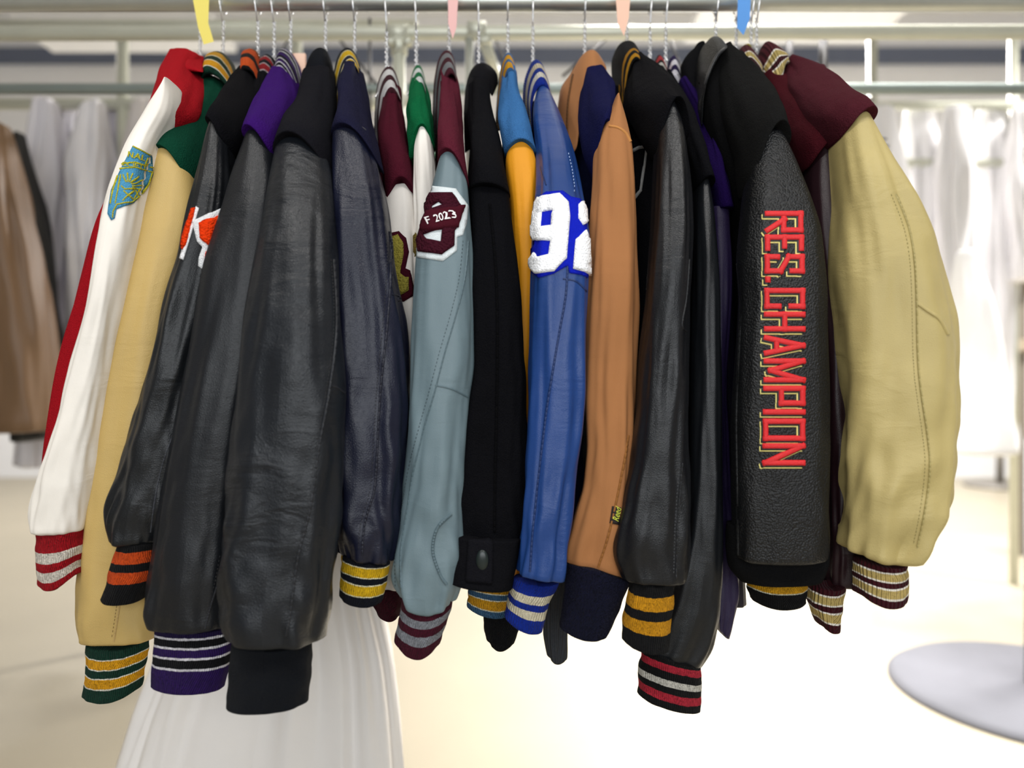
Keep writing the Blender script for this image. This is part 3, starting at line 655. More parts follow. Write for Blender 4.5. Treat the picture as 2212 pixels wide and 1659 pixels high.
tb = decal('cuff_tab', c, [[(1012, 1166), (1056, 1164), (1065, 1172), (1063, 1262), (1006, 1256)]], wool('#141418', .5), J, .003)
p, nn = hit(c, 1042, 1209)
V, Fc = [], []
for i in range(7):
    a = i / 6 * math.pi / 2
    for k in range(28): V.append(p + nn * (.004 + .003 * math.cos(a)) + Vector((math.cos(2 * math.pi * k / 28) * .0075 * math.sin(a) + .0, 0, math.sin(2 * math.pi * k / 28) * .0125 * math.sin(a))))
for i in range(6):
    for k in range(28): Fc.append((i * 28 + k, i * 28 + (k + 1) % 28, (i + 1) * 28 + (k + 1) % 28, (i + 1) * 28 + k))
link('button', V, Fc, plain('#16201f', .3), J)
# J12 -- light blue, gold sleeve ---------------------------------------------------------------------
J = jacket('light blue jacket with a narrow golden yellow sleeve and gold striped collar', 1098)
ml = wool('#37669a'); kbg = knit([(0, '#3f6384'), (.12, '#e6e0c8'), (.15, '#d99c1d'), (.3, '#e6e0c8'), (.33, '#3f6384'), (.48, '#e6e0c8'), (.51, '#d99c1d'), (.76, '#e6e0c8'), (.79, '#3f6384')])
autobody(J, 1100, 1095, wool('#101216'), None, y0=240, seed=12, h0=10, h1=20)
yoke(J, [(1086, 158), (1082, 210), (1080, 260), (1084, 310), (1090, 335)], [(1113, 156), (1122, 195), (1136, 240), (1150, 290), (1159, 332)], ml, 1.23, 1.01, bow=18, seed=12)
band('collar', [(1069, 285), (1072, 230), (1077, 170), (1085, 130), (1096, 112), (1106, 118), (1112, 135), (1114, 150)], [(1081, 280), (1083, 240), (1088, 195), (1094, 165), (1101, 154), (1107, 152), (1111, 156), (1114, 160)], knit([(0, '#3f6fa3'), (.26, '#e8a81c'), (.48, '#4a77a8'), (.62, '#e8a81c'), (.88, '#37669a')]), J, 1.27, 1.175, .013)
s = sleeve(J, [(1098, 316), (1091, 350), (1096, 400), (1103, 450), (1108, 560), (1100, 700), (1085, 900), (1070, 1100), (1050, 1240)], [(1146, 312), (1160, 350), (1164, 400), (1160, 500), (1160, 650), (1155, 800), (1145, 1000), (1135, 1150), (1130, 1240)], leather('#dd9312', .6, 700, .0002, .0012), .995, dh=.028, seed=12, rt=8)
cuff(J, [(1016, 1250), (1012, 1280), (1009, 1306)], [(1114, 1258), (1112, 1290), (1106, 1322)], kbg, .985, seed=12, bow_bot=-8)
loft('hem_band', [(1044, 1290), (1044, 1350), (1052, 1378)], [(1128, 1300), (1128, 1345), (1112, 1380)], [(0, 1.05), (1, 1.05)], [(0, .02), (1, .02)], knit([(0, '#0d0d10')]), J, N=16, n=2.4, bow_bot=-14)

# J13 -- royal blue leather -----------------------------------------------------------------------------
J = jacket('royal blue leather jacket with white number patch and cream striped blue cuff', 1155)
ly = leather('#1b3563', .42, 500, .00025, .0016, .22); ky = knit([(0, '#0f2a8c'), (.26, '#d8cfb4'), (.43, '#0f2a8c'), (.56, '#d8cfb4'), (.72, '#0f2a8c')], pitch=.0034, depth=.0013)
autobody(J, 1160, 1226, wool('#0c1430'), None, y0=240, y1=1170, seed=13, h0=14, h1=42)
band('collar', [(1138, 290), (1128, 230), (1130, 180), (1142, 145), (1156, 124), (1168, 134), (1180, 165), (1193, 215), (1196, 240)], [(1150, 280), (1148, 235), (1154, 205), (1163, 188), (1172, 182), (1180, 188), (1187, 205), (1192, 225), (1195, 250)], knit([(0, '#10308f'), (.3, '#cfc3a8'), (.5, '#10308f'), (.66, '#e2ddcf'), (.82, '#12309a')], pitch=.0034), J, 1.26, 1.155, .013)
s = sleeve(J, [(1164, 186), (1152, 225), (1152, 270), (1158, 330), (1161, 400), (1150, 490), (1145, 600), (1143, 700), (1140, 800), (1138, 950), (1130, 1080), (1122, 1190), (1117, 1232)],
           [(1178, 186), (1196, 220), (1216, 270), (1236, 330), (1251, 400), (1264, 460), (1274, 520), (1270, 620), (1266, 700), (1264, 850), (1256, 930), (1243, 1010), (1230, 1100), (1220, 1200), (1213, 1248)], leather('#1d3d78', .36, 520, .00022, .0018), .925, Yt=[(0, 1.2), (.08, 1.08), (.17, .98), (.3, .935), (1, .925)], seed=13, fold=.0055, bunch=.004, rt=5, rb=6)
msb = leather('#142c5c')
seam(s, [(1226, 575), (1222, 640), (1208, 720), (1196, 790), (1182, 880), (1172, 960), (1160, 1060), (1150, 1160), (1145, 1235)], msb, s, 5, .0015)
seam(s, [(1216, 602), (1245, 608), (1268, 630)], msb, s, 4, .0015)
seam(s, [(1168, 360), (1180, 400)], msb, s, 3)
stitches(s, [(1228, 330), (1236, 365), (1241, 400), (1240, 420)], thread('#8fa3c8'), s)
cuff(J, [(1110, 1246), (1096, 1290), (1089, 1326)], [(1208, 1254), (1186, 1300), (1171, 1360)], ky, .935, seed=13, bow_bot=-8, bow_top=-5, dh=.026)
pp = decal('patch', s, [[(1180, 415), (1215, 413), (1233, 426), (1252, 430), (1266, 452), (1267, 495), (1273, 550), (1273, 603), (1256, 594), (1230, 590), (1226, 574), (1195, 592), (1165, 600), (1145, 585), (1144, 570), (1147, 535), (1151, 480), (1160, 430)]], chenille('#1522b0', 900, .0006), J, .0018)
mwh = chenille('#f6f8ff', 420, .0013)
decal('numeral', s, [[(1165, 428), (1208, 421), (1226, 440), (1229, 470), (1225, 520), (1222, 560), (1196, 587), (1160, 592), (1146, 576), (1147, 560), (1158, 546), (1166, 556), (1186, 551), (1190, 522), (1156, 520), (1151, 508), (1154, 470), (1158, 440)], [(1172, 460), (1195, 456), (1192, 489), (1170, 492)]], mwh, pp, .005, base_h=.001, step=4)
decal('numeral', s, [[(1247, 442), (1256, 436), (1265, 455), (1266, 482), (1257, 488), (1248, 474)]], mwh, pp, .005, base_h=.001, step=4)
decal('numeral', s, [[(1243, 520), (1262, 498), (1268, 515), (1272, 550), (1272, 596), (1260, 588), (1238, 582)]], mwh, pp, .005, base_h=.001, step=4)

# grey rib-hemmed garment seen only at the bottom, between blue and tan
J = jacket('dark grey garment of which only a ribbed hem shows between the blue and navy cuffs', 1210, name='hanging_garment')
loft('body', [(1190, 500), (1186, 900), (1182, 1215)], [(1232, 500), (1236, 900), (1234, 1215)], [(0, 1.08), (1, 1.07)], [(0, .02), (1, .02)], wool('#2a2b2e'), J, N=20)
loft('hem_band', [(1180, 1205), (1174, 1300), (1174, 1380), (1182, 1410)], [(1236, 1205), (1228, 1300), (1226, 1380), (1224, 1415)], [(0, 1.06), (1, 1.05)], [(0, .02), (1, .02)], knit([(0, '#3c3e42')], pitch=.006), J, N=20, bow_bot=-8)

# J14 -- navy wool, tan suede ----------------------------------------------------------------------------
J = jacket('navy wool jacket with tan suede sleeve and tan suede fold over collar', 1275)
TAN = '#a06c42'; mt = suede(TAN); mnv = wool('#12143a')
body(J, [(1235, 230), (1232, 300), (1240, 420), (1262, 700), (1275, 950), (1262, 1120)], [(1330, 200), (1345, 300), (1350, 420), (1350, 700), (1345, 950), (1335, 1120)], wool('#0c0f26'), knit([(0, '#0c0f22')]), seed=14)
yoke(J, [(1262, 160), (1252, 220), (1250, 280), (1262, 340), (1280, 390)], [(1304, 156), (1324, 188), (1333, 222), (1330, 262), (1318, 300)], mnv, 1.21, 1.0, bow=60, seed=14, dh1=.04, bpow=2)
band('collar', [(1202, 250), (1210, 190), (1230, 165), (1255, 122), (1275, 107), (1292, 116), (1306, 140)], [(1228, 332), (1245, 330), (1256, 262), (1266, 215), (1284, 180), (1298, 166), (1310, 152)], mt, J, 1.26, 1.13, .016, yi=[(0, 1.08), (.6, 1.14), (1, 1.2)])
col = bpy.data.objects.get('collar') 
cobj = [o for o in J.children if o.name.startswith('collar')][0]
seam(cobj, [(1236, 328), (1250, 322), (1258, 262), (1268, 212), (1286, 178), (1306, 156)], suede('#c08a54'), cobj, 5, .002)
seam(cobj, [(1238, 160), (1228, 220), (1226, 280), (1230, 325)], suede('#5b3a1c'), cobj, 4, .0015)
s = sleeve(J, [(1326, 220), (1312, 262), (1290, 292), (1284, 320), (1280, 400), (1274, 500), (1268, 700), (1265, 850), (1270, 960), (1258, 1060), (1240, 1120), (1224, 1175), (1222, 1208)],
           [(1334, 216), (1350, 262), (1364, 310), (1373, 400), (1377, 500), (1376, 650), (1370, 800), (1366, 900), (1362, 1000), (1358, 1100), (1360, 1200), (1364, 1248)], mt, .955, Ytop=1.0, seed=14, fold=.0055, bunch=.003, rt=3, rb=6, bow_bot=8)
seam(s, [(1316, 272), (1336, 276), (1352, 288), (1362, 306)], suede('#b98047'), s, 5, .002)
seam(s, [(1358, 940), (1342, 1030), (1316, 1150), (1292, 1226)], suede('#8a5a2c'), s, 5, .0015)
lb_ = decal('label', s, [[(1322, 1093), (1341, 1096), (1337, 1134), (1317, 1130)]], plain('#1c120e', .8), J, .0012)
text_on('lettering', s, 'Reed', (1334, 1127), 17, -1.38, plain('#c8d040', .6), lb_, shear=.45, th=.003, sx=.85)
cuff(J, [(1222, 1214), (1221, 1270), (1209, 1350)], [(1362, 1254), (1344, 1300), (1312, 1366)], knit([(0, '#10122a')], pitch=.0018), .95, dh=.028, seed=14, bow_bot=-10, bow_top=8)

# J15 -- black, gold stripes --------------------------------------------------------------------------
J = jacket('black jacket with gold lined collar, grey outlined chest patch and two gold cuff stripes', 1350)
lk = leather('#131417', .36, 420, .0003, .0014)
bd = body(J, [(1352, 180), (1350, 260), (1356, 330), (1362, 500), (1360, 900), (1360, 1180)], [(1455, 200), (1470, 300), (1478, 500), (1478, 900), (1470, 1180)], mb, knit([(0, '#121214')]), seed=15, Yn=[(0, 1.16), (.08, 1.08), (.2, 1.04), (1, 1.04)])
yoke(J, [(1368, 128), (1352, 190), (1352, 235), (1384, 285), (1412, 345)], [(1384, 130), (1432, 162), (1462, 200), (1476, 245), (1484, 300)], mb, 1.22, .99, bow=90, seed=15, dh1=.04, bpow=2.2, n=2.8)
band('collar', [(1340, 235), (1322, 175), (1320, 130), (1334, 98), (1352, 90), (1368, 96), (1381, 112), (1385, 128)], [(1345, 232), (1350, 200), (1356, 165), (1364, 138), (1372, 128), (1378, 127), (1382, 130), (1385, 136)], knit([(0, '#121214'), (.62, '#c98d1a'), (.72, '#121214'), (.84, '#d79a1e'), (.95, '#121214')]), J, 1.28, 1.165, .016)
s = sleeve(J, [(1432, 232), (1420, 262), (1415, 350), (1410, 500), (1398, 650), (1385, 760), (1375, 900), (1362, 1010), (1340, 1110), (1326, 1170), (1330, 1215), (1345, 1245)],
           [(1452, 230), (1468, 260), (1476, 310), (1484, 400), (1490, 500), (1488, 600), (1482, 800), (1478, 900), (1482, 1000), (1490, 1150), (1488, 1240), (1482, 1250)], lk, .925, Ytop=.985, seed=15, fold=.004, bunch=.004, rt=8)
seam(s, [(1490, 560), (1484, 640), (1474, 700), (1484, 716)], leather('#16171a'), s, 3)
seam(s, [(1474, 1000), (1464, 1130), (1461, 1250)], leather('#17181b'), s, 4, st=thread('#3a3c40'))
cuff(J, [(1362, 1256), (1354, 1300), (1345, 1340), (1345, 1380)], [(1452, 1254), (1453, 1300), (1446, 1350), (1442, 1400)], knit([(0, '#141416'), (.18, '#dc9a1c'), (.38, '#141416'), (.52, '#dc9a1c'), (.72, '#141416')]), .925, seed=15, bow_bot=-8, bow_top=-4)
bp = strokes('patch', bd, [[(1362, 330), (1380, 320), (1397, 318), (1392, 360), (1384, 412), (1372, 428), (1366, 420)]], 5, chenille('#9a9a98', 900, .0004), J, .0025, .001)

# J16 -- black, red and white collar ------------------------------------------------------------------
J = jacket('black jacket with red and white striped collar and the lowest hanging red striped cuff', 1425)
autobody(J, 1470, 1500, mb, knit([(0, '#141416')]), y0=260, seed=16, h0=20, h1=30)
yoke(J, [(1432, 168), (1440, 230), (1470, 320), (1498, 410)], [(1444, 164), (1474, 210), (1495, 252), (1518, 320), (1538, 404)], mb, 1.23, 1.02, bow=12, seed=16, dh1=.035)
band('collar', [(1410, 155), (1413, 135), (1421, 119), (1428, 124), (1438, 150), (1442, 165)], [(1418, 162), (1421, 158), (1426, 158), (1431, 160), (1436, 166), (1440, 172)], knit([(0, '#3a1012'), (.2, '#b8353a'), (.45, '#1a1214'), (.6, '#d8d3ca'), (.75, '#1a1214'), (.85, '#c22a33')]), J, 1.29, 1.25, .011)
s = sleeve(J, [(1502, 400), (1496, 440), (1494, 600), (1490, 800), (1484, 1000), (1474, 1150), (1440, 1280), (1410, 1360), (1398, 1398)], [(1526, 396), (1536, 450), (1540, 520), (1547, 650), (1552, 850), (1555, 1000), (1557, 1200), (1553, 1320), (1537, 1395), (1512, 1432)], leather('#131518', .36, 600, .0002, .0008), .97, seed=16, rt=6, fold=.003, bunch=.003)
cuff(J, [(1386, 1400), (1380, 1440), (1378, 1496)], [(1512, 1434), (1514, 1480), (1512, 1530)], knit([(0, '#111112'), (.1, '#b92a3c'), (.24, '#111112'), (.40, '#d8d5cb'), (.53, '#111112'), (.66, '#b92a3c'), (.82, '#111112')]), .965, seed=16, bow_bot=-4, dh=.026)

# J17 -- purple ------------------------------------------------------------------------------------------
J = jacket('deep purple jacket with white striped collar seen as a strip beside the black collared one', 1457)
mpp = wool('#1e0e42')
autobody(J, 1520, 1572, leather('#1a1628'), None, y0=260, y1=1290, seed=17, h0=16, h1=26)
yoke(J, [(1462, 184), (1478, 220), (1494, 250), (1510, 300), (1534, 400), (1543, 456)], [(1479, 178), (1500, 220), (1515, 250), (1536, 300), (1567, 400), (1580, 456)], mpp, 1.24, 1.06, seed=17, dh1=.03)
band('collar', [(1440, 150), (1444, 130), (1455, 119), (1463, 132), (1472, 165), (1480, 190)], [(1448, 172), (1452, 170), (1458, 172), (1463, 180), (1468, 190), (1474, 198)], knit([(0, '#24144a'), (.3, '#eeeaf2'), (.52, '#24144a'), (.72, '#eeeaf2')]), J, 1.29, 1.24, .011)
sleeve(J, [(1530, 452), (1528, 600), (1520, 900), (1520, 1200), (1540, 1340)], [(1573, 456), (1577, 560), (1572, 700), (1566, 850), (1575, 1050), (1592, 1200), (1596, 1270), (1570, 1370)], leather('#241a3c', .5, 500, .0003, .0012), 1.01, dh=.026, seed=17, rt=4)

# J18 -- black, champion -------------------------------------------------------------------------------
J = jacket('black jacket with leather collar and red vertical lettering down its pebbled leather sleeve', 1545)
mb3 = wool('#151515')
body(J, [(1512, 128), (1506, 170), (1512, 250), (1530, 300), (1561, 400), (1575, 470), (1582, 560), (1582, 700), (1578, 900), (1576, 1150)], [(1600, 140), (1640, 210), (1670, 300), (1700, 420), (1710, 600), (1720, 900), (1720, 1150)], wool('#0d0d0e'), knit([(0, '#111112')]), seed=18, Yn=[(0, 1.16), (.1, 1.06), (.2, 1.02), (1, 1.02)])
yoke(J, [(1556, 112), (1540, 180), (1556, 250), (1592, 340), (1604, 430)], [(1572, 108), (1628, 150), (1662, 200), (1678, 245), (1697, 320)], mb3, 1.2, .985, bow=82, seed=18, dh1=.05, n=2.8)
loft('collar_back', [(1500, 105), (1474, 130), (1470, 150), (1488, 215)], [(1520, 100), (1515, 130), (1508, 180), (1500, 215)], [(0, 1.26), (1, 1.2)], [(0, .02), (1, .02)], wool('#101012'), J, N=20, round_top=6)
cl = band('collar', [(1512, 290), (1494, 215), (1498, 150), (1514, 104), (1540, 78), (1556, 84), (1568, 100)], [(1516, 270), (1517, 225), (1526, 180), (1540, 146), (1553, 122), (1562, 112), (1570, 105)], leather('#141517', .5, 420, .0004, .001, .15, pebble=True), J, 1.23, 1.11, .017)
seam(cl, [(1514, 268), (1514, 225), (1523, 180), (1537, 142), (1550, 118), (1566, 104)], leather('#2c2d30'), cl, 4, .002)
lp = leather('#101113', .42, 430, .0004, .0011, pebble=True)
s = sleeve(J, [(1630, 302), (1618, 340), (1608, 420), (1594, 560), (1600, 650), (1592, 760), (1585, 900), (1587, 1050), (1589, 1150), (1592, 1200)],
           [(1682, 300), (1705, 345), (1738, 430), (1762, 500), (1775, 620), (1780, 800), (1784, 950), (1782, 1100), (1784, 1180), (1780, 1200)], lp, .925, dh=.04, seed=18, rt=8, fold=.0025, bunch=.002, n=3.0, rb=12)
seam(s, [(1598, 460), (1590, 540), (1600, 640), (1596, 760), (1590, 900), (1592, 1050), (1594, 1200)], leather('#17181a'), s, 4)
loft('sleeve_lining', [(1574, 1130), (1570, 1190), (1578, 1230), (1596, 1250)], [(1786, 1150), (1786, 1190), (1784, 1225), (1768, 1248)], [(0, .95), (1, .945)], [(0, .035), (1, .035)], wool('#121213'), J, N=20, n=2.8, round_bot=8)
LT = {'R': [[(0, 0), (0, 1), (1, 1), (1, .48), (.3, .48)], [(.35, .5), (1, 0)]], 'E': [[(1, 0), (0, 0), (0, 1), (1, 1)], [(0, .5), (.8, .5)]],
      'S': [[(1, .72), (1, 1), (0, 1), (0, .62), (1, .38), (1, 0), (0, 0), (0, .28)]], '.': [[(.2, .02), (.8, .02)]],
      'C': [[(1, .68), (1, 1), (0, 1), (0, 0), (1, 0), (1, .32)]], 'H': [[(0, 0), (0, 1)], [(1, 0), (1, 1)], [(0, .5), (1, .5)]],
      'A': [[(0, 0), (.5, 1), (1, 0)], [(.18, .28), (.82, .28)]], 'M': [[(0, 0), (0, 1), (.5, .12), (1, 1), (1, 0)]],
      'P': [[(0, 0), (0, 1), (1, 1), (1, .42), (0, .42)]], 'I': [[(.5, 0), (.5, 1)]], 'O': [[(0, 0), (0, 1), (1, 1), (1, 0), (0, 0)]], 'N': [[(0, 0), (0, 1), (1, 0), (1, 1)]]}
rows = [('R', 456, 504), ('E', 507, 543), ('S', 549, 592), ('.', 597, 611), ('C', 622, 668), ('H', 673, 717), ('A', 724, 769), ('M', 774, 827), ('P', 833, 877), ('I', 882, 898), ('O', 904, 953), ('N', 957, 1006)]
red, yel, gap = [], [], []
sw = 12.5
for ch, y0, y1 in rows:
    for pl in LT[ch]:
        q = []
        for a, b in pl:
            x0 = 1652 - (y0 - 456) * .010 + sw / 2; x1 = 1735 + min(1, (y0 - 456) / 150) * 4 - sw / 2
            q.append((x0 + (x1 - x0) * b, (y0 + y1) / 2 if ch == 'I' else y0 + sw / 2 + (y1 - y0 - sw) * a))
        red.append(q)
yo = strokes('lettering_outline', s, [[(x - 6.5, y + 6.5) for x, y in q] for q in red], sw, thread('#e6da84'), J, .0007, .0002)
strokes('lettering_gap', s, [[(x - 4.3, y + 4.2) for x, y in q] for q in red], sw - .2, leather('#1b1b1d'), yo, .0009, .0006)
strokes('lettering', s, red, sw, thread('#d4141c'), J, .0022, .0008)

# J19 -- black and gold end --------------------------------------------------------------------------
J = jacket('black jacket with gold collar glimpsed behind the lettered one, gold lined cuff below', 1622)
autobody(J, 1640, 1700, mb, None, y0=260, seed=19, h0=14, h1=26)
band('collar', [(1598, 115), (1606, 98), (1616, 96), (1624, 104)], [(1604, 140), (1612, 134), (1620, 138), (1630, 146)], knit([(0, '#9c9030'), (.3, '#d8b428'), (.5, '#55502a'), (.65, '#d8b428'), (.95, '#121214')]), J, 1.30, 1.27, .010)
band('collar_rib', [(1603, 122), (1612, 112), (1622, 112), (1636, 130)], [(1612, 140), (1620, 134), (1628, 136), (1642, 150)], knit([(0, '#1a1814'), (.2, '#b8b06a'), (.3, '#d8ac1c'), (.8, '#1a1814')]), J, 1.285, 1.26, .010)
cuff(J, [(1616, 1240), (1617, 1270), (1622, 1294)], [(1738, 1240), (1741, 1268), (1738, 1298)], knit([(0, '#1a1814'), (.16, '#e8e4cc'), (.2, '#e0a41c'), (.46, '#e8e4cc'), (.5, '#111112')]), .96, seed=19, bow_bot=-10, bow_top=-10)
loft('sleeve', [(1640, 500), (1630, 900), (1625, 1235)], [(1720, 500), (1730, 900), (1732, 1235)], [(0, 1.0), (1, .985)], [(0, .025), (1, .02)], leather('#131518', .36, 600, .0002, .0008), J, N=30)

# J20 -- maroon, dark sleeve --------------------------------------------------------------------------
J = jacket('maroon jacket with dark brown maroon sleeve tucked behind the tan sleeved one', 1610)
m20 = wool('#3f1219')
kcm = knit([(0, '#3c1018'), (.16, '#efe9dc'), (.2, '#c0a867'), (.38, '#efe9dc'), (.42, '#3c1018'), (.54, '#efe9dc'), (.58, '#c0a867'), (.76, '#efe9dc'), (.8, '#3c1018')], pitch=.0052, depth=.0016)
kcmc = knit([(0, '#4a151e'), (.38, '#efe9dc'), (.42, '#b5a060'), (.58, '#efe9dc'), (.62, '#3c1018'), (.74, '#efe9dc'), (.78, '#c8b272'), (.94, '#efe9dc')], pitch=.005, depth=.0015)
body(J, [(1640, 200), (1670, 300), (1705, 420), (1740, 700), (1750, 1150)], [(1700, 190), (1760, 300), (1800, 420), (1820, 700), (1825, 1150)], m20, None, seed=20, Yn=[(0, 1.2), (.1, 1.1), (.2, 1.06), (1, 1.06)])
yoke(J, [(1640, 172), (1665, 220), (1695, 290), (1735, 370)], [(1665, 158), (1712, 190), (1760, 250), (1800, 320)], m20, 1.24, 1.02, bow=22, seed=20, dh1=.04)
band('collar', [(1588, 128), (1596, 106), (1608, 98), (1620, 106), (1640, 135), (1652, 165)], [(1608, 165), (1614, 160), (1620, 160), (1628, 166), (1634, 172), (1640, 180)], kcmc, J, 1.28, 1.19, .015)
s = sleeve(J, [(1748, 338), (1740, 400), (1745, 500), (1758, 620), (1768, 800), (1775, 950), (1776, 1100), (1780, 1210), (1784, 1256)], [(1790, 312), (1805, 360), (1815, 500), (1825, 700), (1835, 900), (1840, 1100), (1850, 1225), (1840, 1256)], leather('#241217', .42, 500, .0002, .0008), .975, seed=20, rt=8, fold=.003, rb=8)
cuff(J, [(1746, 1258), (1746, 1300), (1766, 1345)], [(1822, 1256), (1818, 1300), (1806, 1350)], kcm, .965, seed=20, bow_bot=-8, bow_top=-10)

# J21 -- maroon, tan sleeve --------------------------------------------------------------------------
J = jacket('maroon wool jacket with wide tan leather sleeve and cream striped cuff at the right end', 1655)
m21 = wool('#461c24')
body(J, [(1700, 180), (1730, 260), (1770, 350), (1800, 500), (1830, 900), (1830, 1100)], [(1765, 160), (1830, 240), (1862, 320), (1920, 500), (1960, 900), (1940, 1100)], m21, None, seed=21, Yn=[(0, 1.2), (.1, 1.1), (.2, 1.05), (1, 1.05)])
yoke(J, [(1686, 150), (1700, 200), (1740, 260), (1790, 320)], [(1704, 128), (1768, 150), (1815, 195), (1850, 238), (1868, 276)], m21, 1.24, 1.0, bow=30, seed=21, dh1=.05, n=2.8)
band('collar', [(1636, 130), (1642, 104), (1652, 91), (1668, 100), (1688, 118), (1702, 150)], [(1672, 172), (1684, 178), (1690, 166), (1692, 152), (1696, 140), (1704, 132)], kcmc, J, 1.27, 1.185, .018)
lt = leather('#b3a26b', .5, 420, .0003, .0018)
s = sleeve(J, [(1802, 272), (1796, 310), (1797, 400), (1803, 500), (1812, 650), (1820, 850), (1822, 1000), (1820, 1130), (1822, 1176)],
           [(1852, 252), (1872, 285), (1892, 325), (1912, 365), (1950, 440), (1990, 520), (2020, 600), (2045, 680), (2056, 750), (2057, 830), (2053, 950), (2038, 1050), (2012, 1130), (1982, 1186)], lt, .925, Ytop=.985, dh=.055, seed=21.6, rt=10, fold=.009, bunch=.009, bow_bot=-16, rb=14)
lt2 = leather('#a39560')
seam(s, [(1935, 420), (1962, 490), (1975, 560), (1980, 650), (1984, 800), (2003, 940), (2008, 1010), (1998, 1100), (1982, 1182)], lt2, s, 4, .0018, st=thread('#8f8350'), off=10)
seam(s, [(1981, 655), (2005, 672), (2030, 690), (2048, 722)], lt, s, 8, .003)
cuff(J, [(1850, 1206), (1848, 1250), (1850, 1280)], [(1952, 1208), (1955, 1250), (1952, 1284)], kcm, .92, seed=21, bow_bot=-18, bow_top=-10, dh=.03)

# hangers ------------------------------------------------------------------------------------------------
for px, top, lab in ((432, 128, 'wire hanger above the red jacket collar'), (482, 128, 'wire hanger above the gold striped green collar'), (557, 128, 'wire hanger above the orange striped collar'),
                     (592, 130, 'wire hanger above the red lined black collar'), (628, 125, 'wire hanger behind the pinstriped purple collar'), (703, 116, 'wire hanger above the wide black leather jacket'),
                     (766, 116, 'wire hanger above the navy jacket with yellow stripes'), (835, 152, 'wire hanger above the maroon collar with white stripes'), (899, 148, 'wire hanger above the green collar'),
                     (970, 118, 'wire hanger above the maroon collar with grey stripes'), (1034, 150, 'wire hanger above the plain black cloth jacket'), (1097, 124, 'wire hanger above the light blue collar'),
                     (1151, 140, 'wire hanger above the royal blue collar'), (1263, 125, 'wire hanger above the tan suede collar'), (1354, 104, 'wire hanger above the black collar with gold lines'),
                     (1404, 150, 'wire hanger standing left of the small red and white collar'), (1438, 140, 'wire hanger above the white striped purple collar'), (1546, 96, 'wire hanger above the black leather collar'),
                     (1590, 118, 'wire hanger right behind the black leather collar'), (1622, 118, 'wire hanger between the two cream striped maroon collars'), (1634, 122, 'rightmost wire hanger at the tan sleeved jacket')):
    hanger(px, top, lab=lab)

# paper slips tied to the rail ---------------------------------------------------------------------------
def slip(pts, col, lab):
    V = [W(x, y, 1.262) for x, y in pts] + [W(x, y, 1.2645) for x, y in pts]; n = len(pts)
    o = link('paper_tag', V, [tuple(range(n)), tuple(range(2 * n - 1, n - 1, -1))] + [(i, (i + 1) % n, (i + 1) % n + n, i + n) for i in range(n)], plain(col, .6), smooth=False)
    tag(o, lab, 'paper tag', 'paper tags on the rail')
slip([(415, -10), (452, -10), (450, 50), (462, 90), (440, 96), (428, 60)], '#e8d868', 'yellow paper tag hanging from the rail above the green collar')
slip([(968, -10), (990, -10), (986, 60), (978, 84), (968, 50)], '#e6b4b0', 'pink paper tag hanging from the rail above the grey striped maroon collar')
slip([(1330, -10), (1362, -10), (1358, 40), (1348, 78), (1334, 50)], '#edc0a8', 'peach paper tag hanging from the rail right of the tan suede collar')
slip([(1594, -10), (1622, -10), (1620, 40), (1606, 76), (1592, 60)], '#4d8fd6', 'blue paper tag hanging from the rail above the black leather collar')

# white garment cover below the jackets -----------------------------------------------------------------
PL = plain('#f3efec', .35, 0, .04, 8, .004, name='plastic')
J = thing('garment_cover', 'long white see through garment cover hanging below the black and purple cuffs', 'garment cover', W(560, 1300, 1.5))
loft('cover', [(380, 900), (372, 1300), (350, 1420), (300, 1540), (262, 1659), (200, 1860)], [(760, 900), (820, 1300), (848, 1420), (862, 1540), (872, 1659), (900, 1860)], [(0, 1.5), (1, 1.45)], [(0, .05), (1, .1)], PL, J, N=60, M=120, n=2.1, fold=.03, ffreq=9, seed=3, vfreq=.35)

# ------------------------------------------------------------------ hall behind
def garment(L, R, Y, col, lab, dh=.10, fold=.03, name='covered_garment', cat='garment', grp='garments on the far racks', rough=.5, seed=0, ff=5):
    J = loft(name, L, R, [(0, Y), (1, Y)], [(0, dh * .5), (.2, dh), (1, dh)], plain(col, rough, 0, .1, 3, name='cloth'), None, N=30, M=48, fold=fold, ffreq=ff, seed=seed, round_top=20)
    o = J; c = W((L[0][0] + R[0][0]) / 2, L[0][1], Y)
    for v in o.data.vertices: v.co -= c
    o.location = c
    return tag(o, lab, cat, grp)
garment([(-60, 290), (-70, 600), (-60, 930)], [(20, 285), (62, 480), (100, 700), (112, 925)], 2.6, '#6f543a', 'brown long coat hanging at the left edge of the frame', seed=1, cat='coat', name='long_coat')
garment([(0, 330), (20, 600), (40, 950)], [(52, 300), (92, 520), (122, 760), (128, 935)], 2.9, '#101010', 'black garment hanging right behind the brown coat', seed=2)
cols = ['#d9d6dc', '#cfcbd2', '#e4e1e4', '#c4c0c8', '#d3ccc8', '#e2dfe3']
xs0 = [70, 120, 175, 230, 285, 340, 400]
for i, x in enumerate(xs0):
    yb = [1000, 1120, 930, 1080, 1180, 1050, 1000][i]
    garment([(x + 5, 232 + 8 * (i % 3)), (x - 12, 400), (x - 14, yb)], [(x + 50, 234 + 6 * (i % 2)), (x + 62, 400), (x + 52, yb)], 3.12 + .16 * (i % 2), cols[i % 6],
            'pale covered garment on the far left rack, ' + ['next to the black garment', 'second from the black garment', 'third from the black garment', 'in the middle of its row', 'behind the red jacket', 'behind the white sleeve', 'last of its row on the right'][i], seed=3 + i, fold=.05)
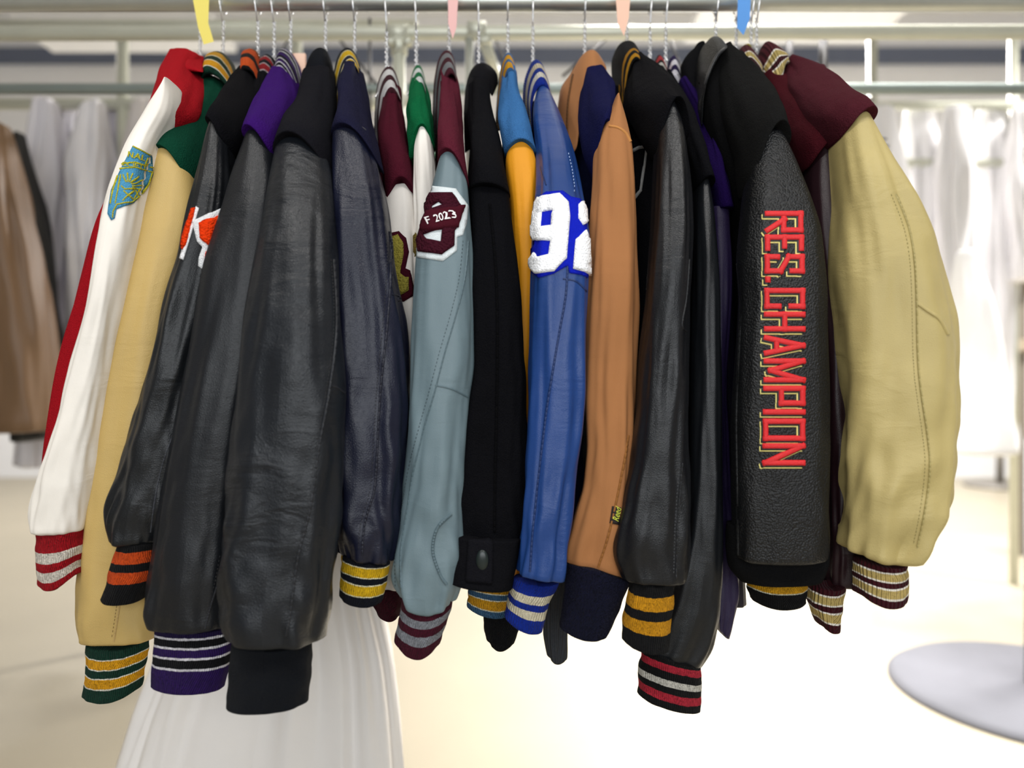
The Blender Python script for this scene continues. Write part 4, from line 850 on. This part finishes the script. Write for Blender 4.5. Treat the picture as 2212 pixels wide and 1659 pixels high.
for i, x in enumerate([1880, 1960, 2040, 2120, 2190]):
    yb = [880, 930, 900, 960, 600][i]
    garment([(x - 5, 250), (x - 15, 420), (x - 20 + 6 * i, yb)], [(x + 55, 250), (x + 64, 420), (x + 58, yb)], 4.12 + .16 * (i % 2), '#eceaec',
            'white garment on the far right rack, ' + ['closest to the tan sleeve', 'second from the tan sleeve', 'in the middle of its row', 'second from the frame edge', 'at the frame edge'][i], seed=20 + i, fold=.05)
def rack(x0, x1, Y, zs, ups, lab):
    t = thing('clothes_rack', lab, 'clothes rack', ((x0 + x1) / 2, Y, 0))
    for z in zs: tubes('rail', [([(x0, Y, z), (x1, Y, z)], .025)], PIPE, t, 16)
    for x in ups: tubes('upright', [([(x, Y, 0), (x, Y, max(zs))], .024)], PIPE, t, 16)
    return t
rack(xx(-150, 3.2), xx(900, 3.2), 3.2, [zz(55, 3.2), zz(225, 3.2)], [xx(-140, 3.2), xx(265, 3.2), xx(640, 3.2)], 'pale pipe rack carrying filmed garments on the left')
rack(xx(1500, 4.2), xx(2400, 4.2), 4.2, [zz(70, 4.2), zz(228, 4.2), zz(352, 4.2)], [xx(1885, 4.2), xx(2190, 4.2)], 'pale pipe rack carrying white garments on the right')
# pressing cone, work table and round bases on the right
t = thing('work_table', 'beige work table with a grey post at the far right', 'table', (xx(2200, 5.0), 5.0, 0))
box('table_top', (xx(2100, 5), 4.8, zz(612, 5)), (xx(2500, 5), 5.6, zz(590, 5)), plain('#b4a890', .6), t)
for x in (2185, 2450): box('leg', (xx(x, 5) - .03, 4.9, 0), (xx(x, 5) + .03, 4.96, zz(612, 5)), plain('#7c7468', .6), t)
box('shelf', (xx(2130, 5), 4.85, zz(760, 5)), (xx(2480, 5), 5.5, zz(735, 5)), plain('#a89a86', .6), t)
garment([(2070, 560), (2062, 800), (2040, 975)], [(2105, 560), (2160, 800), (2190, 975)], 3.6, '#f4f4f6', 'white flared cover standing right of the tan sleeve', seed=31, dh=.12, fold=.02, grp=None, name='garment_cover', cat='cover')
t = thing('pedestal', 'large round grey floor base at the lower right corner', 'base', (1.93, 2.72, 0))
disc('base_plate', (1.93, 2.72, 0), .46, .03, plain('#5a5a60', .85, .0, .3, 3), t, prof=[(0, 0), (.50, 0), (.50, .012), (.47, .03), (.2, .035), (0, .035)])
disc('column', (1.93, 2.72, .03), .05, .9, plain('#9a9a9e', .4, .4), t)
t = thing('pedestal', 'small dark round floor base far behind at the right', 'base', (xx(2160, 8.2), 8.2, 0))
disc('base_plate', (xx(2160, 8.2), 8.2, 0), .35, .04, plain('#7f7a74', .5, .3, .1, 3), t)
disc('column', (xx(2160, 8.2), 8.2, .04), .04, .9, plain('#8a8680', .5, .3), t)
for o in bpy.data.objects:
    if '_o' in o.keys(): del o['_o']
